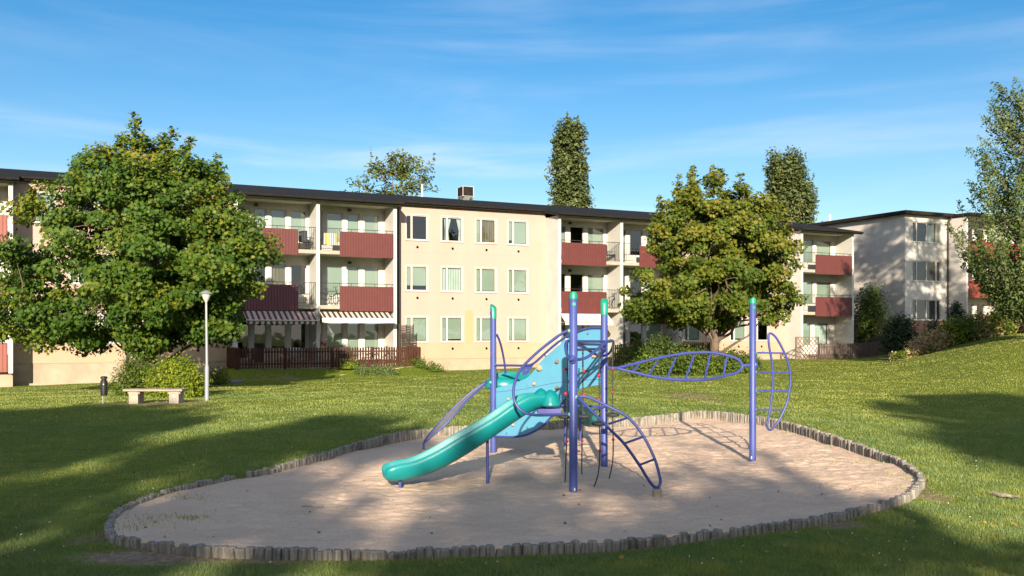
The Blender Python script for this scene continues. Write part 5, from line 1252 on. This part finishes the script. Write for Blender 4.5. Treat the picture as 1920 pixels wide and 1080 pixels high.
q = W(U(607,2.7), 2.7, TER+.9); flowers('flower_pot', q, 'pink flowers in a pot behind the brown picket fence', .16, 30, L_redf, 'flower pot')

# trees behind the camera that throw the dappled shade across the lawn and sand
BT = [(-20.5,-24,14.6,5.6,600,.15),(-10.4,-25,15.2,5.3,800,.14),(-4.6,-25,13.9,3.2,420,.10),(.9,-25,11.9,4.5,520,.03),(10.6,-25,15.9,4.6,1150,.5),(19.5,-26,15.0,5.0,560,.3)]
for i, (x, y, h, w, n, gp_) in enumerate(BT):
    env = [(1.2,w*.5,w*.5),(h*.3,w*.95,w*.95),(h*.5,w,w),(h*.75,w*.95,w*.9),(h*.9,w*.7,w*.72),(h,w*.25,w*.25)]
    tree('shade_tree', ['outermost left tree behind the viewpoint','large broad tree behind the viewpoint on the left, shading the left lawn','slender tree behind the viewpoint left of centre','lowest broad tree behind the viewpoint, shading the near edge of the sand','tallest tree behind the viewpoint, shading the right lawn','outermost right tree behind the viewpoint'][i], (x,y,-.1), env, h, n, 60, .40, L_maple, 'quad', .25, .85, 'trees behind the viewpoint', 200+i, limbs=10, inner=.55, gap=gp_, shoots=30, trunk_top=h*.6)
tree('shade_tree', 'very tall tree on the slope just outside the right edge of the picture', (26.3,40,1.9), [(6.5,1.5,1.5),(8,3.2,3.2),(12,3.6,3.6),(16,2.6,2.6),(19,.6,.6)], 19, 330, 55, .24, L_birch, 'oval', .2, .8, None, 301, limbs=12, inner=.6, gap=.15, trunk_top=15, bark=M_twig)
tree('shade_tree', 'tall tree on the slope outside the right edge of the picture', (29.5,40,1.9), [(6,1.5,1.5),(7.5,3.4,3.4),(10,3.6,3.6),(14,2.4,2.4),(17,.5,.5)], 17, 300, 60, .24, L_birch, 'oval', .2, .8, None, 300, limbs=12, inner=.6, gap=.15, trunk_top=13, bark=M_twig)

# ------------------------------------------------------------------ grass blades
def grass():
    n = 1150000; rg = np.random.default_rng(5)
    inv = rg.uniform(1/64., 1/7.2, n); Y = 1/inv; k = rg.uniform(-.72, .72, n); X = k*Y
    th = np.arctan2(Y-SCY, X-SCX); e = np.hypot(X-SCX, Y-SCY) - r_out(th); u, v = uv_of(X, Y)
    ok = (e > .06) & ((v > .05) | (u > uEND+.3)) & ~((v < PV+.05) & (u > uA0-.1) & (u < uA1+.1)) & ~((v < 3.0) & (u > fa0) & (u < fa1)) & ~((v < PV+.05) & (u > uB0)&(u < uB1+.2)) & ~((v < PV+.05) & (u > uC0)&(u < uC1+.2))
    d = dirtf(X, Y); ok &= rg.uniform(0,1,n) > d*1.15
    # clumpiness
    X = X[ok]; Y = Y[ok]; d = d[ok]; n = len(X)
    cl = .5+.5*np.sin(X*3.1+1.7*np.sin(Y*2.3))*np.sin(Y*2.9+1.3*np.sin(X*1.9))
    Z = G(X, Y); w = np.maximum(.006, Y/1800*.9)*rg.uniform(.6,1.3,n); h = (.020+.020*cl)*rg.uniform(.6,1.5,n)*(1-.006*Y.clip(0,45)); h = np.where((Y > 55), h*.8, h)
    big_ = .5*vnoise(X,Y,2.6,1)+.35*vnoise(X,Y,.9,2)+.35*vnoise(X,Y,.32,3); sm_ = vnoise(X,Y,.16,4); h = h*(1+.35*vnoise(X,Y,.5,6)+.25*sm_)
    a = rg.uniform(0, math.pi, n); dx, dy = np.cos(a)*w/2, np.sin(a)*w/2*.7; lx_, ly2 = rg.normal(size=n)*.35*h, rg.normal(size=n)*.35*h
    v = np.stack([np.stack([X-dx,Y-dy,Z-.01],-1), np.stack([X+dx,Y+dy,Z-.01],-1), np.stack([X+lx_,Y+ly2,Z+h],-1)],1).reshape(-1,3)
    big = .5+.5*np.sin(X*.35+2*np.sin(Y*.21))*np.sin(Y*.27+1.0); far = ss(14, 34, Y)
    tint = .12+.24*rg.uniform(0,1,n)+.12*big+.10*far+.08*cl + .22*d + .22*ss(6, 16, X)*ss(14,26,Y) + .17*big_ + .10*sm_ + .03 + (rg.uniform(0,1,n) > .95)*.4
    o = np_mesh('grass', v, 3, L_grass, np.clip(tint,0,1)); tag(o, 'short mown grass covering the lawn', 'grass', kind='stuff')
grass()
def tufts(name, label, spots, lm, n, h, seed):
    rg = np.random.default_rng(seed); V = []; T = []
    for (px, py, rx, ry_) in spots:
        Y0 = F*EYE/(py-HY); X0 = (px-HX)/F*Y0; m_ = n
        X = X0+rg.normal(size=m_)*rx; Y = Y0+rg.normal(size=m_)*ry_; th = np.arctan2(Y-SCY, X-SCX); e = np.hypot(X-SCX,Y-SCY)-r_out(th); kp = e < -.07; X = X[kp]; Y = Y[kp]; m_ = len(X)
        Z = sandz(X, Y); hh = h*rg.uniform(.4,1.3,m_); w = .009; lx_, ly2 = rg.normal(size=m_)*.5*hh, rg.normal(size=m_)*.5*hh
        V.append(np.stack([np.stack([X-w/2,Y,Z-.01],-1), np.stack([X+w/2,Y,Z-.01],-1), np.stack([X+lx_,Y+ly2,Z+hh],-1)],1).reshape(-1,3)); T.append(rg.uniform(.2,1,m_))
    tag(np_mesh(name, np.concatenate(V), 3, lm, np.concatenate(T)), label, 'weeds', kind='stuff')
tufts('sand_weeds', 'thin weeds growing in the sand along the log edging', [(310,972,.28,.2),(355,970,.1,.06),(345,934,.2,.1),(1310,778,.3,.15),(1370,782,.6,.15),(1640,868,.3,.2),(1690,895,.15,.3),(1650,915,.4,.2),(1590,838,.2,.1),(1250,786,.4,.1),(1500,812,.3,.15),(260,985,.12,.3)], L_grass, 90, .035, 8)
tufts('dry_tufts', 'small dry grass tufts inside the rear right of the sand pit', [(1495,806,.12,.08),(1505,810,.1,.06)], L_dry, 220, .10, 9)
# white daisies / clover specks
def specks():
    rg = np.random.default_rng(77); n = 420; Y = 1/rg.uniform(1/24., 1/8., n); X = rg.uniform(-.6,.6,n)*Y; th = np.arctan2(Y-SCY, X-SCX); e = np.hypot(X-SCX,Y-SCY)-r_out(th)
    X, Y = X[e > .3], Y[e > .3]; c = np.stack([X,Y,G(X,Y)+.05],-1); v, k = leaves(c, .018, 'oval', .8, None, rg); tag(np_mesh('lawn_flowers', v, k, L_flow, rg.uniform(0,1,len(X))), 'tiny white clover flowers dotted over the lawn', 'flowers', kind='stuff')
specks()
def litter():
    rg = np.random.default_rng(78); n = 520; Y = 1/rg.uniform(1/30., 1/8., n); X = rg.uniform(-.6,.6,n)*Y; th = np.arctan2(Y-SCY, X-SCX); e = np.hypot(X-SCX,Y-SCY)-r_out(th); kp = (e > .25) | (e < -.2) & (rg.uniform(0,1,n) < .15); X, Y, e = X[kp], Y[kp], e[kp]
    c = np.stack([X,Y,np.where(e > 0, G(X,Y)+.035, sandz(X,Y)+.008)],-1); v, k = leaves(c, .030, 'maple', 1.6, None, rg); tag(np_mesh('fallen_leaves', v, k, L_lit, rg.uniform(0,1,len(X))), 'scattered fallen leaves lying on the lawn and sand', 'leaves', kind='stuff')
L_lit = leafmat('fallen_leaf_brown', [(0,(.09,.05,.02)),(.6,(.22,.13,.04)),(1,(.34,.27,.06))], .1)
litter()
# fallen branch and twig
x, y = onG(1883, 936); z = g1(x,y)
m = MB(); m.tube([(x-.07,y+.12,z+.06),(x-.03,y+.03,z+.045),(x+.02,y-.02,z+.05),(x+.08,y-.07,z+.04),(x+.12,y-.12,z+.06)], [.02,.026,.022,.018,.008], 8, sub=3); m.tube([(x+.06,y-.06,z+.045),(x+.10,y-.16,z+.05)], [.014,.005], 6); tag(m.build('fallen_branch', M_tw, smooth=True), 'short grey broken branch lying on the shaded lawn at the right', 'branch')
Y = F*EYE/(955-HY); x = (585-HX)/F*Y; m = MB(); m.tube([(x-.12,Y+.03,.03),(x-.02,Y,.035),(x+.05,Y-.01,.03),(x+.13,Y+.01,.035)], .006, 6, sub=3); tag(m.build('twig', M_tw), 'thin brown twig lying on the sand left of the slide', 'twig')
# path at right
m = MB(); pp = [onG(1662,671), onG(1688,673), onG(1672,680), onG(1650,676)]
pth_ = [(*onG(1645,672),),(*onG(1665,673.5),),(*onG(1690,676),)]
for i in range(len(pth_)-1):
    a, b = pth_[i], pth_[i+1]; m.quad((a[0],a[1]-.7,g1(a[0],a[1]-.7)+.03),(b[0],b[1]-.7,g1(b[0],b[1]-.7)+.03),(b[0],b[1]+.7,g1(b[0],b[1]+.7)+.03),(a[0],a[1]+.7,g1(a[0],a[1]+.7)+.03))
tag(m.build('path', M_path), kind='structure')
